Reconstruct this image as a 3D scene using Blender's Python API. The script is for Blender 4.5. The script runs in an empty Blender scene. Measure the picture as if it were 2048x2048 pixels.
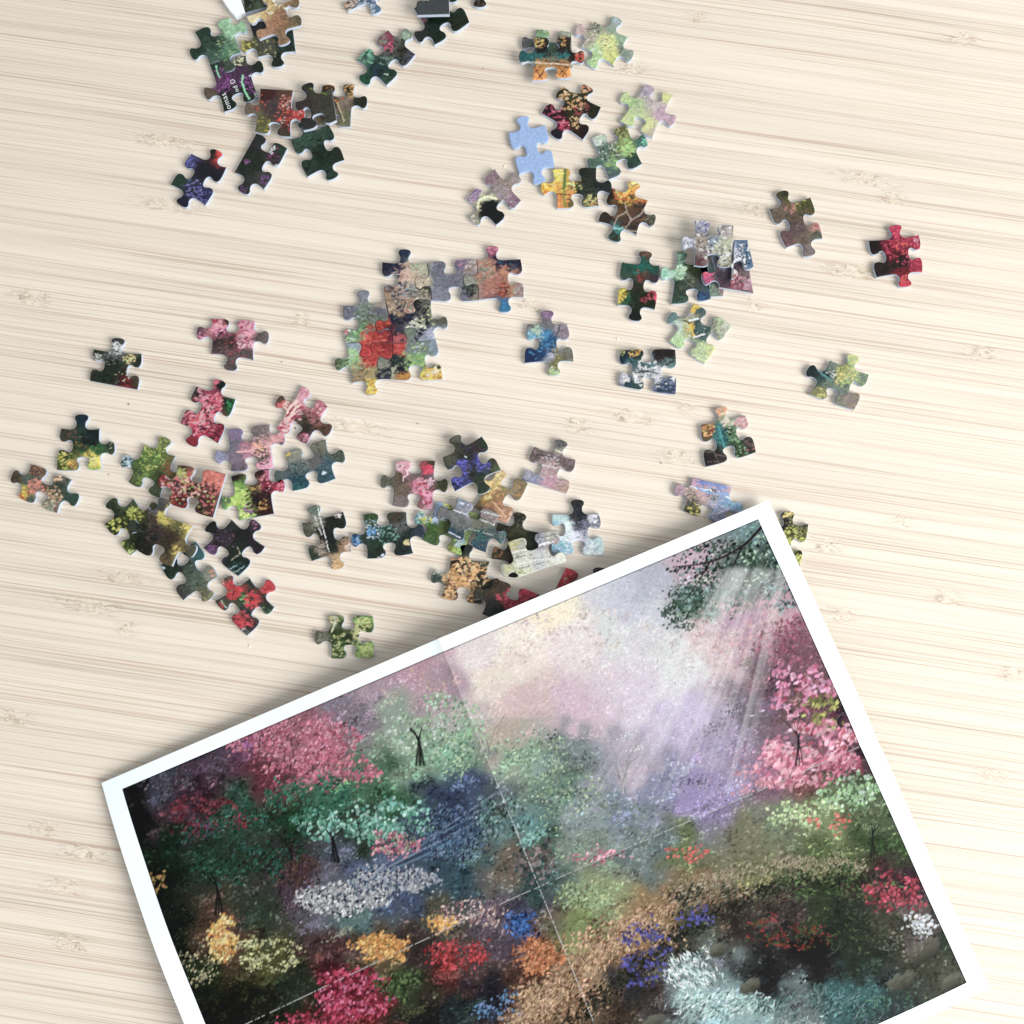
import bpy, math, random
import numpy as np
from mathutils import Vector
from mathutils.geometry import delaunay_2d_cdt
random.seed(7); rng = np.random.default_rng(7)
S = bpy.context.scene; COL = S.collection

# ------------------------------------------------------------ camera, light, exposure
CAM_H, FPX, TILT = 0.437, 2100.0, math.radians(6.2)
cam = bpy.data.cameras.new('camera'); co = bpy.data.objects.new('camera', cam); COL.objects.link(co)
co.location = (0, 0, CAM_H); co.rotation_euler = (TILT, 0, 0)
cam.sensor_width = 36.0; cam.lens = 36.0 * FPX / 2048.0; cam.clip_start = 0.01; cam.clip_end = 50
S.camera = co
w = bpy.data.worlds.new('World'); S.world = w; w.use_nodes = True
bg = w.node_tree.nodes['Background']; bg.inputs[0].default_value = (0.93, 0.97, 1.0, 1); bg.inputs[1].default_value = 0.60
def area(name, loc, target, size, power, col):
    l = bpy.data.lights.new(name, 'AREA'); l.shape = 'RECTANGLE'; l.size = size[0]; l.size_y = size[1]
    l.energy = power; l.color = col
    o = bpy.data.objects.new(name, l); COL.objects.link(o); o.location = loc
    o.rotation_euler = (Vector(target) - Vector(loc)).to_track_quat('-Z', 'Y').to_euler(); return o
area('window_light', (1.20, -0.66, 1.05), (0, 0.05, 0), (1.05, 1.05), 43.0, (1.0, 1.0, 0.985))
S.view_settings.view_transform = 'Standard'; S.view_settings.look = 'None'
S.view_settings.exposure = 0.03; S.view_settings.gamma = 1.0
KALB = 0.88        # photograph colour -> pigment albedo

def unproject(px, py, z):
    """point at height z that the camera sees at pixel (px,py) of the 2048 photograph"""
    x = (px - 1024) / FPX; y = (1024 - py) / FPX
    c, s = math.cos(TILT), math.sin(TILT)
    d = Vector((x, y * c + s, y * s - c))
    k = (z - CAM_H) / d.z
    return Vector((d.x * k, d.y * k, z))

def srgb(h):
    if isinstance(h, str):
        h = h.strip('#')
        v = [int(c * 2, 16) for c in h] if len(h) == 3 else [int(h[i:i + 2], 16) for i in (0, 2, 4)]
        v = np.array(v) / 255.0
    else: v = np.array(h)
    return np.where(v <= 0.04045, v / 12.92, ((v + 0.055) / 1.055) ** 2.4) * KALB

# ------------------------------------------------------------ helpers
def link(name, me, mats, parent=None, loc=None):
    o = bpy.data.objects.new(name, me); COL.objects.link(o)
    for m in (mats if isinstance(mats, (list, tuple)) else [mats]):
        if m is not None and m.name not in [x.name for x in me.materials if x]: me.materials.append(m)
    if parent is not None: o.parent = parent
    if loc is not None: o.location = loc
    return o
def empty(name, loc):
    o = bpy.data.objects.new(name, None); COL.objects.link(o); o.location = loc; o.empty_display_size = 0.005; return o
def tag(o, label, cat, group=None, kind=None):
    if label: o['label'] = label
    if cat: o['category'] = cat
    if group: o['group'] = group
    if kind: o['kind'] = kind
class NT:
    def __init__(s, name):
        s.m = bpy.data.materials.new(name); s.m.use_nodes = True; s.t = s.m.node_tree
        s.b = s.t.nodes['Principled BSDF']
    def n(s, typ, **kw):
        nd = s.t.nodes.new(typ)
        for k, v in kw.items():
            if k.startswith('i_'): nd.inputs[k[2:].replace('_', ' ')].default_value = v
            else: setattr(nd, k, v)
        return nd
    def l(s, a, b): s.t.links.new(a, b)
    def math(s, op, a, b=None, c=None, clamp=False):
        nd = s.n('ShaderNodeMath', operation=op); nd.use_clamp = clamp
        for i, v in enumerate((a, b, c)):
            if v is None: continue
            if isinstance(v, (int, float)): nd.inputs[i].default_value = v
            else: s.l(v, nd.inputs[i])
        return nd.outputs[0]
    def comb(s, x, y, z):
        nd = s.n('ShaderNodeCombineXYZ')
        for i, v in enumerate((x, y, z)):
            if isinstance(v, (int, float)): nd.inputs[i].default_value = v
            else: s.l(v, nd.inputs[i])
        return nd.outputs[0]
    def noise(s, vec, scale=1, detail=3, rough=0.5):
        nd = s.n('ShaderNodeTexNoise'); nd.inputs['Scale'].default_value = scale
        nd.inputs['Detail'].default_value = detail; nd.inputs['Roughness'].default_value = rough
        s.l(vec, nd.inputs['Vector']); return nd.outputs[0]
    def ramp(s, fac, stops, interp='LINEAR'):
        nd = s.n('ShaderNodeValToRGB'); nd.color_ramp.interpolation = interp
        el = nd.color_ramp.elements
        while len(el) < len(stops): el.new(0.5)
        for e, (p, c) in zip(el, stops):
            e.position = p; e.color = (c, c, c, 1) if isinstance(c, (int, float)) else (*c, 1)
        s.l(fac, nd.inputs[0]); return nd.outputs[0]
    def mix(s, fac, a, b, mode='MIX'):
        nd = s.n('ShaderNodeMix', data_type='RGBA', blend_type=mode)
        for sock, v in ((nd.inputs[0], fac), (nd.inputs[6], a), (nd.inputs[7], b)):
            if isinstance(v, (int, float)): sock.default_value = v
            elif isinstance(v, tuple): sock.default_value = (*v, 1)
            else: s.l(v, sock)
        return nd.outputs[2]

# ------------------------------------------------------------ materials
def mat_bamboo():
    k = NT('bamboo'); tc = k.n('ShaderNodeTexCoord'); sp = k.n('ShaderNodeSeparateXYZ'); k.l(tc.outputs['Object'], sp.inputs[0])
    x, y = sp.outputs[0], sp.outputs[1]
    at = lambda n: k.n('ShaderNodeAttribute', attribute_type='OBJECT', attribute_name=n).outputs['Fac']
    tone, seed, knot, yoff, kwid = at('tone'), at('seed'), at('knot'), at('yoff'), at('knot_width')
    yw = k.math('ADD', y, yoff)                       # continuous across strips
    dx = k.math('SUBTRACT', x, knot)
    def gauss(sig):
        q = k.math('DIVIDE', dx, k.math('MULTIPLY', kwid, sig)); return k.math('POWER', 2.71828, k.math('MULTIPLY', k.math('MULTIPLY', q, q), -1.0))
    g1, g2 = gauss(0.0085), gauss(0.0024)
    # keep the knot inside its strip
    e = k.math('SUBTRACT', 1.0, k.math('POWER', k.math('MULTIPLY', k.math('ABSOLUTE', y), 1 / 0.0035), 4.0), clamp=True)
    g1 = k.math('MULTIPLY', g1, e); g2 = k.math('MULTIPLY', g2, e)
    wn = k.noise(k.comb(k.math('MULTIPLY', x, 260), k.math('MULTIPLY', yw, 330), seed), 1, 2)
    warp = k.math('MULTIPLY', k.math('MULTIPLY', k.math('SUBTRACT', wn, 0.5), g1), 0.0050)
    lw = k.noise(k.comb(k.math('MULTIPLY', x, 7), k.math('MULTIPLY', yw, 30), 3.0), 1, 2)
    y2 = k.math('ADD', k.math('ADD', yw, warp), k.math('MULTIPLY', k.math('SUBTRACT', lw, 0.5), 0.0018))
    # long fibre streaks at several widths
    n1 = k.noise(k.comb(k.math('MULTIPLY', x, 4.5), k.math('MULTIPLY', y2, 1400), 0.0), 1, 3, 0.6)
    n2 = k.noise(k.comb(k.math('MULTIPLY', x, 11), k.math('MULTIPLY', y2, 2300), 7.0), 1, 2, 0.6)
    n3 = k.noise(k.comb(k.math('MULTIPLY', x, 4), k.math('MULTIPLY', y2, 210), 17.0), 1, 2, 0.5)
    dens = k.ramp(n3, [(0.34, 0.16), (0.60, 1.0)])
    # line cores
    l1 = k.ramp(n1, [(0.51, 0), (0.555, 0.6), (0.64, 1)])
    l2 = k.ramp(n2, [(0.54, 0), (0.66, 1)])
    line = k.math('MULTIPLY', k.math('ADD', k.math('MULTIPLY', l1, 0.85), k.math('MULTIPLY', l2, 0.42)), dens, clamp=True)
    base = k.mix(n3, (0.765, 0.692, 0.598), (0.700, 0.614, 0.508))
    red = k.noise(k.comb(k.math('MULTIPLY', x, 3), k.math('MULTIPLY', y2, 260), 41.0), 1, 2)
    lcol = k.mix(k.ramp(red, [(0.42, 0), (0.60, 1)]), (0.40, 0.315, 0.225), (0.44, 0.275, 0.205))
    c = k.mix(k.math('MULTIPLY', line, 0.74), base, lcol)
    # knots: short wrinkled dashes
    kn = k.noise(k.comb(k.math('MULTIPLY', x, 210), k.math('MULTIPLY', k.math('ADD', y2, warp), 1900), seed), 1, 3, 0.6)
    kd = k.math('MULTIPLY', k.ramp(kn, [(0.50, 0), (0.62, 1)]), g1)
    c = k.mix(k.math('MULTIPLY', kd, 0.9), c, (0.33, 0.24, 0.155))
    c = k.mix(k.math('MULTIPLY', g2, 0.35), c, (0.80, 0.71, 0.56))
    # short pores
    p = k.noise(k.comb(k.math('MULTIPLY', x, 60), k.math('MULTIPLY', yw, 3800), 23.0), 1, 2)
    c = k.mix(k.math('MULTIPLY', k.ramp(p, [(0.60, 0), (0.72, 1)]), 0.16), c, (0.5, 0.39, 0.27))
    fn = k.noise(k.comb(k.math('MULTIPLY', x, 2500), k.math('MULTIPLY', yw, 3500), 0.0), 1, 2)
    c = k.mix(1.0, c, k.ramp(fn, [(0.2, 0.955), (0.8, 1.03)]), 'MULTIPLY')
    c = k.mix(1.0, c, k.comb(tone, tone, tone), 'MULTIPLY')
    k.l(c, k.b.inputs['Base Color']); k.b.inputs['Roughness'].default_value = 0.55
    k.b.inputs['Specular IOR Level'].default_value = 0.3
    bp = k.n('ShaderNodeBump'); bp.inputs['Strength'].default_value = 0.25; bp.inputs['Distance'].default_value = 0.00025
    hh = k.math('SUBTRACT', k.math('MULTIPLY', kn, k.math('MULTIPLY', g1, 2.2)), k.math('MULTIPLY', line, 0.4))
    k.l(hh, bp.inputs['Height']); k.l(bp.outputs[0], k.b.inputs['Normal']); return k.m

def mat_print(name, rough, bump, coat=0.0, spec=0.2):
    k = NT(name); a = k.n('ShaderNodeAttribute', attribute_type='GEOMETRY', attribute_name='ink')
    tc = k.n('ShaderNodeTexCoord')
    n = k.noise(tc.outputs['Object'], 2600, 3, 0.6)
    c = k.mix(1.0, a.outputs['Color'], k.ramp(n, [(0.25, 0.80), (0.75, 1.18)]), 'MULTIPLY')
    k.l(c, k.b.inputs['Base Color']); k.b.inputs['Roughness'].default_value = rough
    k.b.inputs['Coat Weight'].default_value = coat; k.b.inputs['Coat Roughness'].default_value = 0.3
    k.b.inputs['Specular IOR Level'].default_value = spec
    bp = k.n('ShaderNodeBump'); bp.inputs['Strength'].default_value = bump; bp.inputs['Distance'].default_value = 0.0002
    n2 = k.noise(tc.outputs['Object'], 1500, 2, 0.6)
    k.l(n2, bp.inputs['Height']); k.l(bp.outputs[0], k.b.inputs['Normal']); return k.m
def mat_plain(name, col, var=0.08, scale=900, rough=0.85, bump=0.2):
    k = NT(name); tc = k.n('ShaderNodeTexCoord'); n = k.noise(tc.outputs['Object'], scale, 4, 0.65)
    c = k.mix(1.0, tuple(col), k.ramp(n, [(0.3, 1 - var), (0.7, 1 + var)]), 'MULTIPLY')
    k.l(c, k.b.inputs['Base Color']); k.b.inputs['Roughness'].default_value = rough
    bp = k.n('ShaderNodeBump'); bp.inputs['Strength'].default_value = bump; bp.inputs['Distance'].default_value = 0.0001
    k.l(n, bp.inputs['Height']); k.l(bp.outputs[0], k.b.inputs['Normal']); return k.m
M_BAM = mat_bamboo()
M_PIECE = mat_print('glossy_puzzle_print', 0.36, 0.4, 0.0, 0.28)
M_POSTER = mat_print('poster_print', 0.55, 0.12, 0.0, 0.05)
M_BOARD = mat_plain('grey_puzzle_cardboard', (0.50, 0.57, 0.68), 0.14, 2500)
M_BACK = mat_plain('blue_puzzle_backing', (0.27, 0.38, 0.60), 0.30, 1800, 0.8)
M_DARKBACK = mat_plain('dark_textured_face', (0.030, 0.036, 0.038), 0.75, 2200, 0.6, 0.5)
M_PAPER = mat_plain('white_paper', (0.815, 0.875, 0.895), 0.012, 400, 0.6, 0.05)
M_WHITE = mat_plain('white_card', (0.84, 0.87, 0.9), 0.02, 300, 0.6, 0.1)
M_CRUMB = mat_plain('dark_crumb', (0.16, 0.14, 0.17), 0.3, 4000)
M_CHIP = mat_plain('pale_wood_chip', (0.85, 0.78, 0.64), 0.1, 4000)
M_CORE = mat_plain('board_core', (0.6, 0.48, 0.33), 0.15, 60)

# ------------------------------------------------------------ bamboo tabletop, strip by strip
ANG = math.radians(-8.4); SW = 0.0070; NS = 96; SL = 1.0
CX, CY = 0.0, 0.06
ux = Vector((math.cos(ANG), math.sin(ANG), 0)); uy = Vector((-math.sin(ANG), math.cos(ANG), 0))
knots_px = [(1257,145),(1393,46),(1726,363),(1785,407),(1527,435),(1713,536),(1506,617),(326,292),(334,440),(255,1245),
 (245,1150),(87,1659),(167,1714),(141,1873),(127,1775),(22,1438),(170,1261),(1065,608),(1374,817),(1353,925),(1264,840),
 (1802,1037),(1651,1094),(1890,1208),(1682,1241),(2030,1339),(605,625),(713,865),(1139,960),(1920,110),(1985,1560),(60,600),(820,700),(1960,700)]
top_e = empty('tabletop', (CX, CY, 0)); top_e['kind'] = 'structure'
top_e['label'] = 'pale bamboo tabletop of narrow side pressed strips under the puzzle'
hw = SW / 2 - 0.00001; ch = 0.00006
vs = []; fs = []
prof = [(-hw, -0.004), (-hw, -ch), (-hw + ch, 0), (hw - ch, 0), (hw, -ch), (hw, -0.004)]
for sx in (-SL / 2, SL / 2):
    for (yy, zz) in prof: vs.append((sx, yy, zz))
for i in range(6):
    j = (i + 1) % 6; fs.append((i, i + 6, j + 6, j))
fs += [(0, 1, 2, 3, 4, 5)[::-1], tuple(range(6, 12))]
sm = bpy.data.meshes.new('bamboo_strip'); sm.from_pydata(vs, [], fs); sm.update()
kn_of = {}
for (px, py) in knots_px:
    p = unproject(px, py, 0) - Vector((CX, CY, 0)); iy = round(p.dot(uy) / SW)
    while iy in kn_of: iy += 1
    kn_of[iy] = p.dot(ux)
for i in range(-NS // 2, NS // 2):
    o = link('bamboo_strip', sm, M_BAM, top_e)
    o.location = uy * (i * SW) + ux * 0; o.rotation_euler = (0, 0, ANG)
    o['knot_width'] = random.choice([0.45, 0.7, 0.9, 1.1, 1.5]); o['tone'] = random.uniform(0.955, 1.025); o['seed'] = random.uniform(0, 100)
    o['knot'] = kn_of.get(i, random.choice([-0.36, -0.4, 0.36, 0.4])); o['yoff'] = i * SW
me = bpy.data.meshes.new('core_board')
q = [(-0.5, -0.34), (0.5, -0.34), (0.5, 0.34), (-0.5, 0.34)]
me.from_pydata([(x, y, z) for z in (-0.018, -0.0045) for x, y in q], [], [(3, 2, 1, 0), (4, 5, 6, 7)] + [(i, (i + 1) % 4, (i + 1) % 4 + 4, i + 4) for i in range(4)])
o = link('core_board', me, M_CORE, top_e); o.rotation_euler = (0, 0, ANG)

# ------------------------------------------------------------ jigsaw piece geometry
TH = 0.0024                      # board thickness
TABP = [(-3.6, -0.38), (-2.45, 0.35), (-2.02, 1.35), (-2.15, 2.6), (-2.95, 3.9), (-2.85, 5.05), (-1.75, 5.75), (0, 5.95)]
TABP = TABP + [(-x, y) for x, y in TABP[-2::-1]]
WT, WB = 0.95, 0.84
def catmull(P, n=4, cent=0.5):
    out = []
    P = [2 * P[0] - P[1]] + P + [2 * P[-1] - P[-2]]
    for i in range(1, len(P) - 2):
        a, b, c, d = P[i - 1:i + 3]
        for k in range(n):
            t = k / n
            out.append(0.5 * ((2 * b) + (c - a) * t + (2 * a - 5 * b + 4 * c - d) * t * t + (-a + 3 * b - 3 * c + d) * t ** 3))
    return out
def side(a, b, code, jit):
    """a->b clockwise seen from above; outward is to the left of travel"""
    d = b - a; L = np.hypot(*d); u = d / L; nrm = np.array([-u[1], u[0]])
    typ = code[0]
    if typ == 'F': return [a + d * t for t in (0, 0.25, 0.5, 0.75)]
    t = float(code[1:]) / 100 if len(code) > 1 else 0.5
    sgn = 1 if typ == 'T' else -1
    mm = 0.001; c = t * L
    kx = min(1.0, (min(c, L - c) / mm - 0.8) / 3.8) if min(c, L - c) / mm < 4.6 else 1.0
    pts = [a]
    lo = c - 3.6 * mm * kx; hi = c + 3.6 * mm * kx
    pts.append(a + u * lo * 0.45 + nrm * sgn * (-0.28) * mm)
    sk = jit.uniform(-0.25, 0.25); kw = (WT if sgn > 0 else WB); hs = 1 if kw == 0.9 else jit.uniform(0.94, 1.05) if sgn > 0 else jit.uniform(0.86, 0.97); sk = 0 if kw == 0.9 else sk
    for (x, y) in TABP:
        pts.append(a + u * (c + (x * (kx if abs(x) > 3 else kw * (0.5 + 0.5 * kx)) + sk * max(0, y) * 0.2) * mm) + nrm * sgn * y * hs * mm)
    pts.append(a + u * (hi + (L - hi) * 0.55) + nrm * sgn * (-0.28) * mm)
    pts.append(b)
    return catmull(pts, 3)
def offset(P, d):
    n = len(P); t = np.roll(P, -1, 0) - np.roll(P, 1, 0); t /= np.maximum(np.hypot(t[:, 0], t[:, 1]), 1e-9)[:, None]
    inw = np.stack([t[:, 1], -t[:, 0]], 1)     # inward for clockwise order
    return P + inw * d
def inside(P, Q):
    x, y = Q[:, 0], Q[:, 1]; r = np.zeros(len(Q), bool); n = len(P); j = n - 1
    for i in range(n):
        xi, yi = P[i]; xj, yj = P[j]
        c = ((yi > y) != (yj > y)) & (x < (xj - xi) * (y - yi) / (yj - yi + 1e-15) + xi)
        r ^= c; j = i
    return r
# value noise for pigment
_g = rng.random((64, 64))
def vnoise(x, y):
    xi = np.floor(x).astype(int); yi = np.floor(y).astype(int); fx = x - xi; fy = y - yi
    fx = fx * fx * (3 - 2 * fx); fy = fy * fy * (3 - 2 * fy)
    g = lambda a, b: _g[a % 64, b % 64]
    return (g(xi, yi) * (1 - fx) + g(xi + 1, yi) * fx) * (1 - fy) + (g(xi, yi + 1) * (1 - fx) + g(xi + 1, yi + 1) * fx) * fy

def grade(C, sat=0.79, k=0.86):
    g = (C @ np.array([0.25, 0.6, 0.15]))[..., None]
    C = np.maximum(g + (C - g) * sat, 0.002); return C * k * (g / (g + 0.018))

CROP = dict(A=(300, 0, 500), B=(640, 0, 400), C=(1000, 0, 400), D=(900, 200, 450), E=(650, 450, 450), F=(1180, 420, 400),
            G=(1480, 350, 500), H=(0, 620, 400), I=(340, 600, 400), J=(180, 900, 450), K=(580, 920, 350), L=(740, 850, 500),
            M=(1250, 780, 400), N=(1000, 580, 200))
PIECES = []
NPC = 0
def P(crop, corners, sides, z, label, base, dabs='', lines='', face='print', tilt=0):
    """corners TL TR BR BL and colour controls are read off the photograph (crop frame); sides top right bottom left"""
    global NPC
    NPC += 1; R = np.random.default_rng(100 + NPC)
    ox, oy, sz = CROP[crop]; s = sz / 1932.0
    pp = lambda x, y: (ox + x * s, oy + y * s)
    Z = z * (TH + 0.00015)
    cs = [tuple(map(float, c.split(','))) for c in corners.split()]
    W = [unproject(*pp(x, y), Z + TH) for x, y in cs]
    W = [np.array([v.x, v.y]) for v in W]
    cen = sum(W) / 4
    W = [v - cen for v in W]
    codes = [c if len(c) > 1 or c == 'F' else c + '50' for c in sides.split()]
    if WT != WB:                              # neighbouring blanks sit a little away from the corner they share
        tt = [float(c[1:] or 0) for c in codes]
        for i in range(4):
            j = (i + 1) % 4
            if codes[i][0] == 'B' and codes[j][0] == 'B': tt[i] -= 4; tt[j] += 4
        codes = [c[0] + ('' if c == 'F' else str(t)) for c, t in zip(codes, tt)]
    out = []
    for i in range(4): out += side(W[i], W[(i + 1) % 4], codes[i], R)
    O = np.array(out)
    O = offset(O, 0.00009)
    root = empty('puzzle_piece', (cen[0], cen[1], Z)); tag(root, label, 'puzzle piece', GRP)
    if z >= 1 and not tilt: tilt = (R.uniform(-1.4, 1.4), R.uniform(-1.4, 1.4))
    if tilt: root.rotation_euler = (math.radians(tilt[0]), math.radians(tilt[1]), 0)
    n = len(O)
    # cardboard body
    rings = [(0.00008, 0.0), (0.0, 0.00012), (0.0, TH - 0.00042)]
    V = []; F = []
    for d, zz in rings:
        for p in offset(O, d): V.append((p[0], p[1], zz))
    for r in range(len(rings) - 1):
        for i in range(n):
            j = (i + 1) % n; F.append((r * n + i, r * n + n + i, r * n + n + j, r * n + j))
    F.append(tuple(range(0, n)))            # underside
    me = bpy.data.meshes.new('cardboard_body'); me.from_pydata(V, [], F); me.update()
    bodyp = link('cardboard_body', me, M_BOARD, root)
    # printed face: rolled edge + finely meshed top that carries the ink colours
    prof = [(0.0, TH - 0.00042), (0.00004, TH - 0.00020), (0.00014, TH - 0.00006), (0.00032, TH)]
    V = []; F = []
    for d, zz in prof:
        for p in offset(O, d): V.append((p[0], p[1], zz))
    for r in range(3):
        for i in range(n):
            j = (i + 1) % n; F.append((r * n + i, r * n + n + i, r * n + n + j, r * n + j))
    ring = offset(O, 0.00032); gs = 0.00042
    lo = ring.min(0); hi = ring.max(0)
    gx, gy = np.meshgrid(np.arange(lo[0], hi[0], gs), np.arange(lo[1], hi[1], gs)); G = np.stack([gx.ravel(), gy.ravel()], 1)
    G = G + R.uniform(-0.3, 0.3, G.shape) * gs
    G = G[inside(offset(O, 0.00055), G)]
    vin = [Vector(p) for p in ring] + [Vector(p) for p in G]
    res = delaunay_2d_cdt(vin, [(i, (i + 1) % n) for i in range(n)], [], 1, 1e-7)
    base_i = len(V) - n
    mp = {}
    for k, ori in enumerate(res[3]):
        src = ori[0] if ori else None
        if src is not None and src < n: mp[k] = base_i + src
        else: mp[k] = len(V); V.append((res[0][k].x, res[0][k].y, TH))
    for f in res[2]:
        a, b, c = [Vector(V[mp[i]][:2]) for i in f]
        ff = tuple(mp[i] for i in f)
        if len(set(ff)) < 3: continue
        if (b - a).cross(c - a) < 0: ff = ff[::-1]
        F.append(ff)
    me = bpy.data.meshes.new('printed_face'); me.from_pydata(V, [], F); me.update()
    mat = {'print': M_PIECE, 'back': M_BACK, 'dark': M_DARKBACK}[face]
    fo = link('printed_face' if face != 'back' else 'blue_backing', me, mat, root)
    for poly in me.polygons: poly.use_smooth = True
    if face == 'print':
        VA = np.array(V)[:, :2] + cen
        # metres -> crop-frame coordinates at the print's height
        X0 = np.array(unproject(*pp(*cs[0]), Z + TH)[:2])
        ax = np.array(unproject(*pp(cs[0][0] + 100, cs[0][1]), Z + TH)[:2]) - X0
        ay = np.array(unproject(*pp(cs[0][0], cs[0][1] + 100), Z + TH)[:2]) - X0
        Mi = np.linalg.inv(np.stack([ax, ay], 1)); Q = (VA - X0) @ Mi.T * 100 + np.array(cs[0])
        Q = Q * s    # now in photograph pixels relative to the crop
        wx = (vnoise(Q[:, 0] / 5, Q[:, 1] / 5 + 9) - 0.5) * 9; wy = (vnoise(Q[:, 0] / 5 + 31, Q[:, 1] / 5) - 0.5) * 9
        ctl = [b.split(',') for b in base.split()]
        num = np.zeros((len(Q), 3)); den = np.zeros(len(Q)) + 1e-12
        for cx_, cy_, hx in ctl:
            d2 = (Q[:, 0] + wx - float(cx_) * s) ** 2 + (Q[:, 1] + wy - float(cy_) * s) ** 2
            wgt = 1 / (d2 + 9) ** 2.6; num += wgt[:, None] * srgb(hx); den += wgt
        C = num / den[:, None]
        mott = 0.42 + 0.55 * vnoise(Q[:, 0] / 4.6 + 3, Q[:, 1] / 3.2) + 0.5 * vnoise(Q[:, 0] / 2.1, Q[:, 1] / 1.6) + 0.22 * vnoise(Q[:, 0] / 1.1 + 5, Q[:, 1] / 1.1)
        lum = C.mean(1); amt = np.clip(1.25 - lum * 1.1, 0.3, 1)
        C *= (1 + (mott - 1.04) * amt)[:, None]
        for dspec in [d for d in dabs.split(';') if d.strip()]:
            a = dspec.split(); cols = a[0].split('/'); num_ = int(a[1]); sz_ = float(a[2]) * 1.15
            if len(a) > 3: x0, y0, r0 = float(a[3]) * s, float(a[4]) * s, float(a[5]) * s
            else: x0, y0 = Q.mean(0); r0 = 55
            for _ in range(num_):
                if len(a) > 3:
                    rr = r0 * math.sqrt(R.random()); th = R.random() * 6.283; cx_, cy_ = x0 + rr * math.cos(th), y0 + rr * math.sin(th)
                else: cx_, cy_ = Q[R.integers(len(Q))]
                th = R.uniform(-0.9, 0.5); l_ = sz_ * R.uniform(0.7, 1.5); w_ = sz_ * R.uniform(0.4, 0.75)
                dx = Q[:, 0] - cx_; dy = Q[:, 1] - cy_
                e = ((dx * math.cos(th) + dy * math.sin(th)) / l_) ** 2 + ((-dx * math.sin(th) + dy * math.cos(th)) / w_) ** 2
                m = e < 1; C[m] = C[m] * 0.2 + 0.8 * srgb(cols[R.integers(len(cols))]) * R.uniform(0.65, 1.1)
        for lspec in [d for d in lines.split(';') if d.strip()]:
            a = lspec.split(); col = srgb(a[0]); lw_ = float(a[1]); pts = [np.array(list(map(float, p.split(',')))) * s for p in a[2:]]
            for p0, p1 in zip(pts[:-1], pts[1:]):
                d = p1 - p0; t = np.clip(((Q - p0) @ d) / (d @ d + 1e-9), 0, 1)
                dist = np.hypot(*(Q - p0 - t[:, None] * d).T); m = dist < lw_ * (0.8 + 0.4 * vnoise(Q[:, 0], Q[:, 1])); C[m] = col * (0.85 + 0.3 * vnoise(Q[m, 0], Q[m, 1]))[:, None]
        C = np.clip(grade(C), 0.003, 0.85)
        at = me.color_attributes.new('ink', 'FLOAT_COLOR', 'POINT')
        at.data.foreach_set('color', np.concatenate([C, np.ones((len(C), 1))], 1).astype(np.float32).ravel())
    PIECES.append((root, label))
    return root
GRP = 'loose jigsaw pieces on the bamboo tabletop'
# --- upper left cluster
P('A','700,-130 930,-190 965,30 735,95','F F F F',0,'dark green piece mostly hidden above the tan piece at the top edge','760,20,232 850,60,564 900,20,453','453/676 30 3')
P('A','765,180 1095,150 1125,395 830,440','B F T T40',0,'dark olive piece with a yellow tab, half under the tan piece','700,340,995 760,340,663 880,370,554 1080,330,243 1060,230,232 960,500,232 780,220,333','ed5/dc4 26 2.2 715,340 60;cc8/aa6 60 1.6 880,370 110;121 30 3 1050,360 100'.replace('715,340','715 340').replace('880,370','880 370').replace('1050,360','1050 360'))
P('A','745,130 1140,-30 1165,185 845,300','T B T B',1,'tan brown piece lying on top of the olive piece at the top edge','780,110,eda 900,60,db7 1000,150,a75 1100,140,764 1010,290,975 880,240,b86','ffd 12 3 960 40 90;754/c96 120 1.8 1000 160 190;554 14 1.6 1150 160 30',tilt=(2,3))
P('A','345,245 620,130 700,405 460,500','B T35 T T45',0,'green piece with mint leaf specks and four visible arms, top left','400,230,243 600,180,9c9 720,220,9c9 500,330,354 340,400,243 620,400,586 600,510,454 480,450,465','bec/8ca/dfd 34 2.4 650 220 90;9b7/ac9 50 2 600 380 100;243 40 3 420 330 100','676 1.2 440,380 460,390')
PURP = P('A','460,500 740,425 835,745 570,862','B T35 B T45',0,'purple flowered piece with printed white letter fragments, below the mint speckled piece','480,540,243 560,620,636 700,450,554 680,560,535 440,700,654 600,800,232 800,720,232 850,520,232','b5b/959 70 2 560 620 100;b5b/84a 50 1.8 770 640 80;121 30 3 620 760 100;ffc 14 2 680 470 40','9eb 2 715,580 712,640 735,710 765,768;9eb 1.3 510,510 525,570 540,600')
P('A','850,680 1105,695 1088,1055 808,1012','F T53 B T50',1,'maroon and olive square topped piece with red speckles','900,720,522 1050,720,643 960,820,544 750,820,765 830,960,663 1060,960,633 1180,885,c33 1030,1020,543','e54/b32 22 2 850 790 70;f87/fba 26 2.2 1070 790 70;e53/f76/fcb 60 2.2 1070 890 110;f54 10 2.4 1040 960 80;cb2 12 2 880 960 60')
P('A','1330,660 1585,650 1550,975 1280,960','B T40 B F',0,'tan striped piece with orange leaves, tucked under the large grey piece','1550,680,a73 1500,760,876 1640,780,332 1520,950,775 1400,730,531','fc6/e92/fda 40 2.2 1540 690 70;e92/c60 34 2 1420 720 80;231 30 3 1500 690 60;232 20 3 1640 790 60','cb8 1.6 1450,800 1500,940;543 1.4 1420,780 1480,900')
P('A','1085,1075 1380,960 1503,1235 1215,1365','T45 B T45 B50',0,'plain dark green piece below the large grey piece','1150,1130,354 1250,1050,354 1350,1200,132 1480,1200,232 1400,1340,243 1220,1300,243','576/465 24 2 1200 1040 60;121/243 60 3 1300 1200 150')
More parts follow.
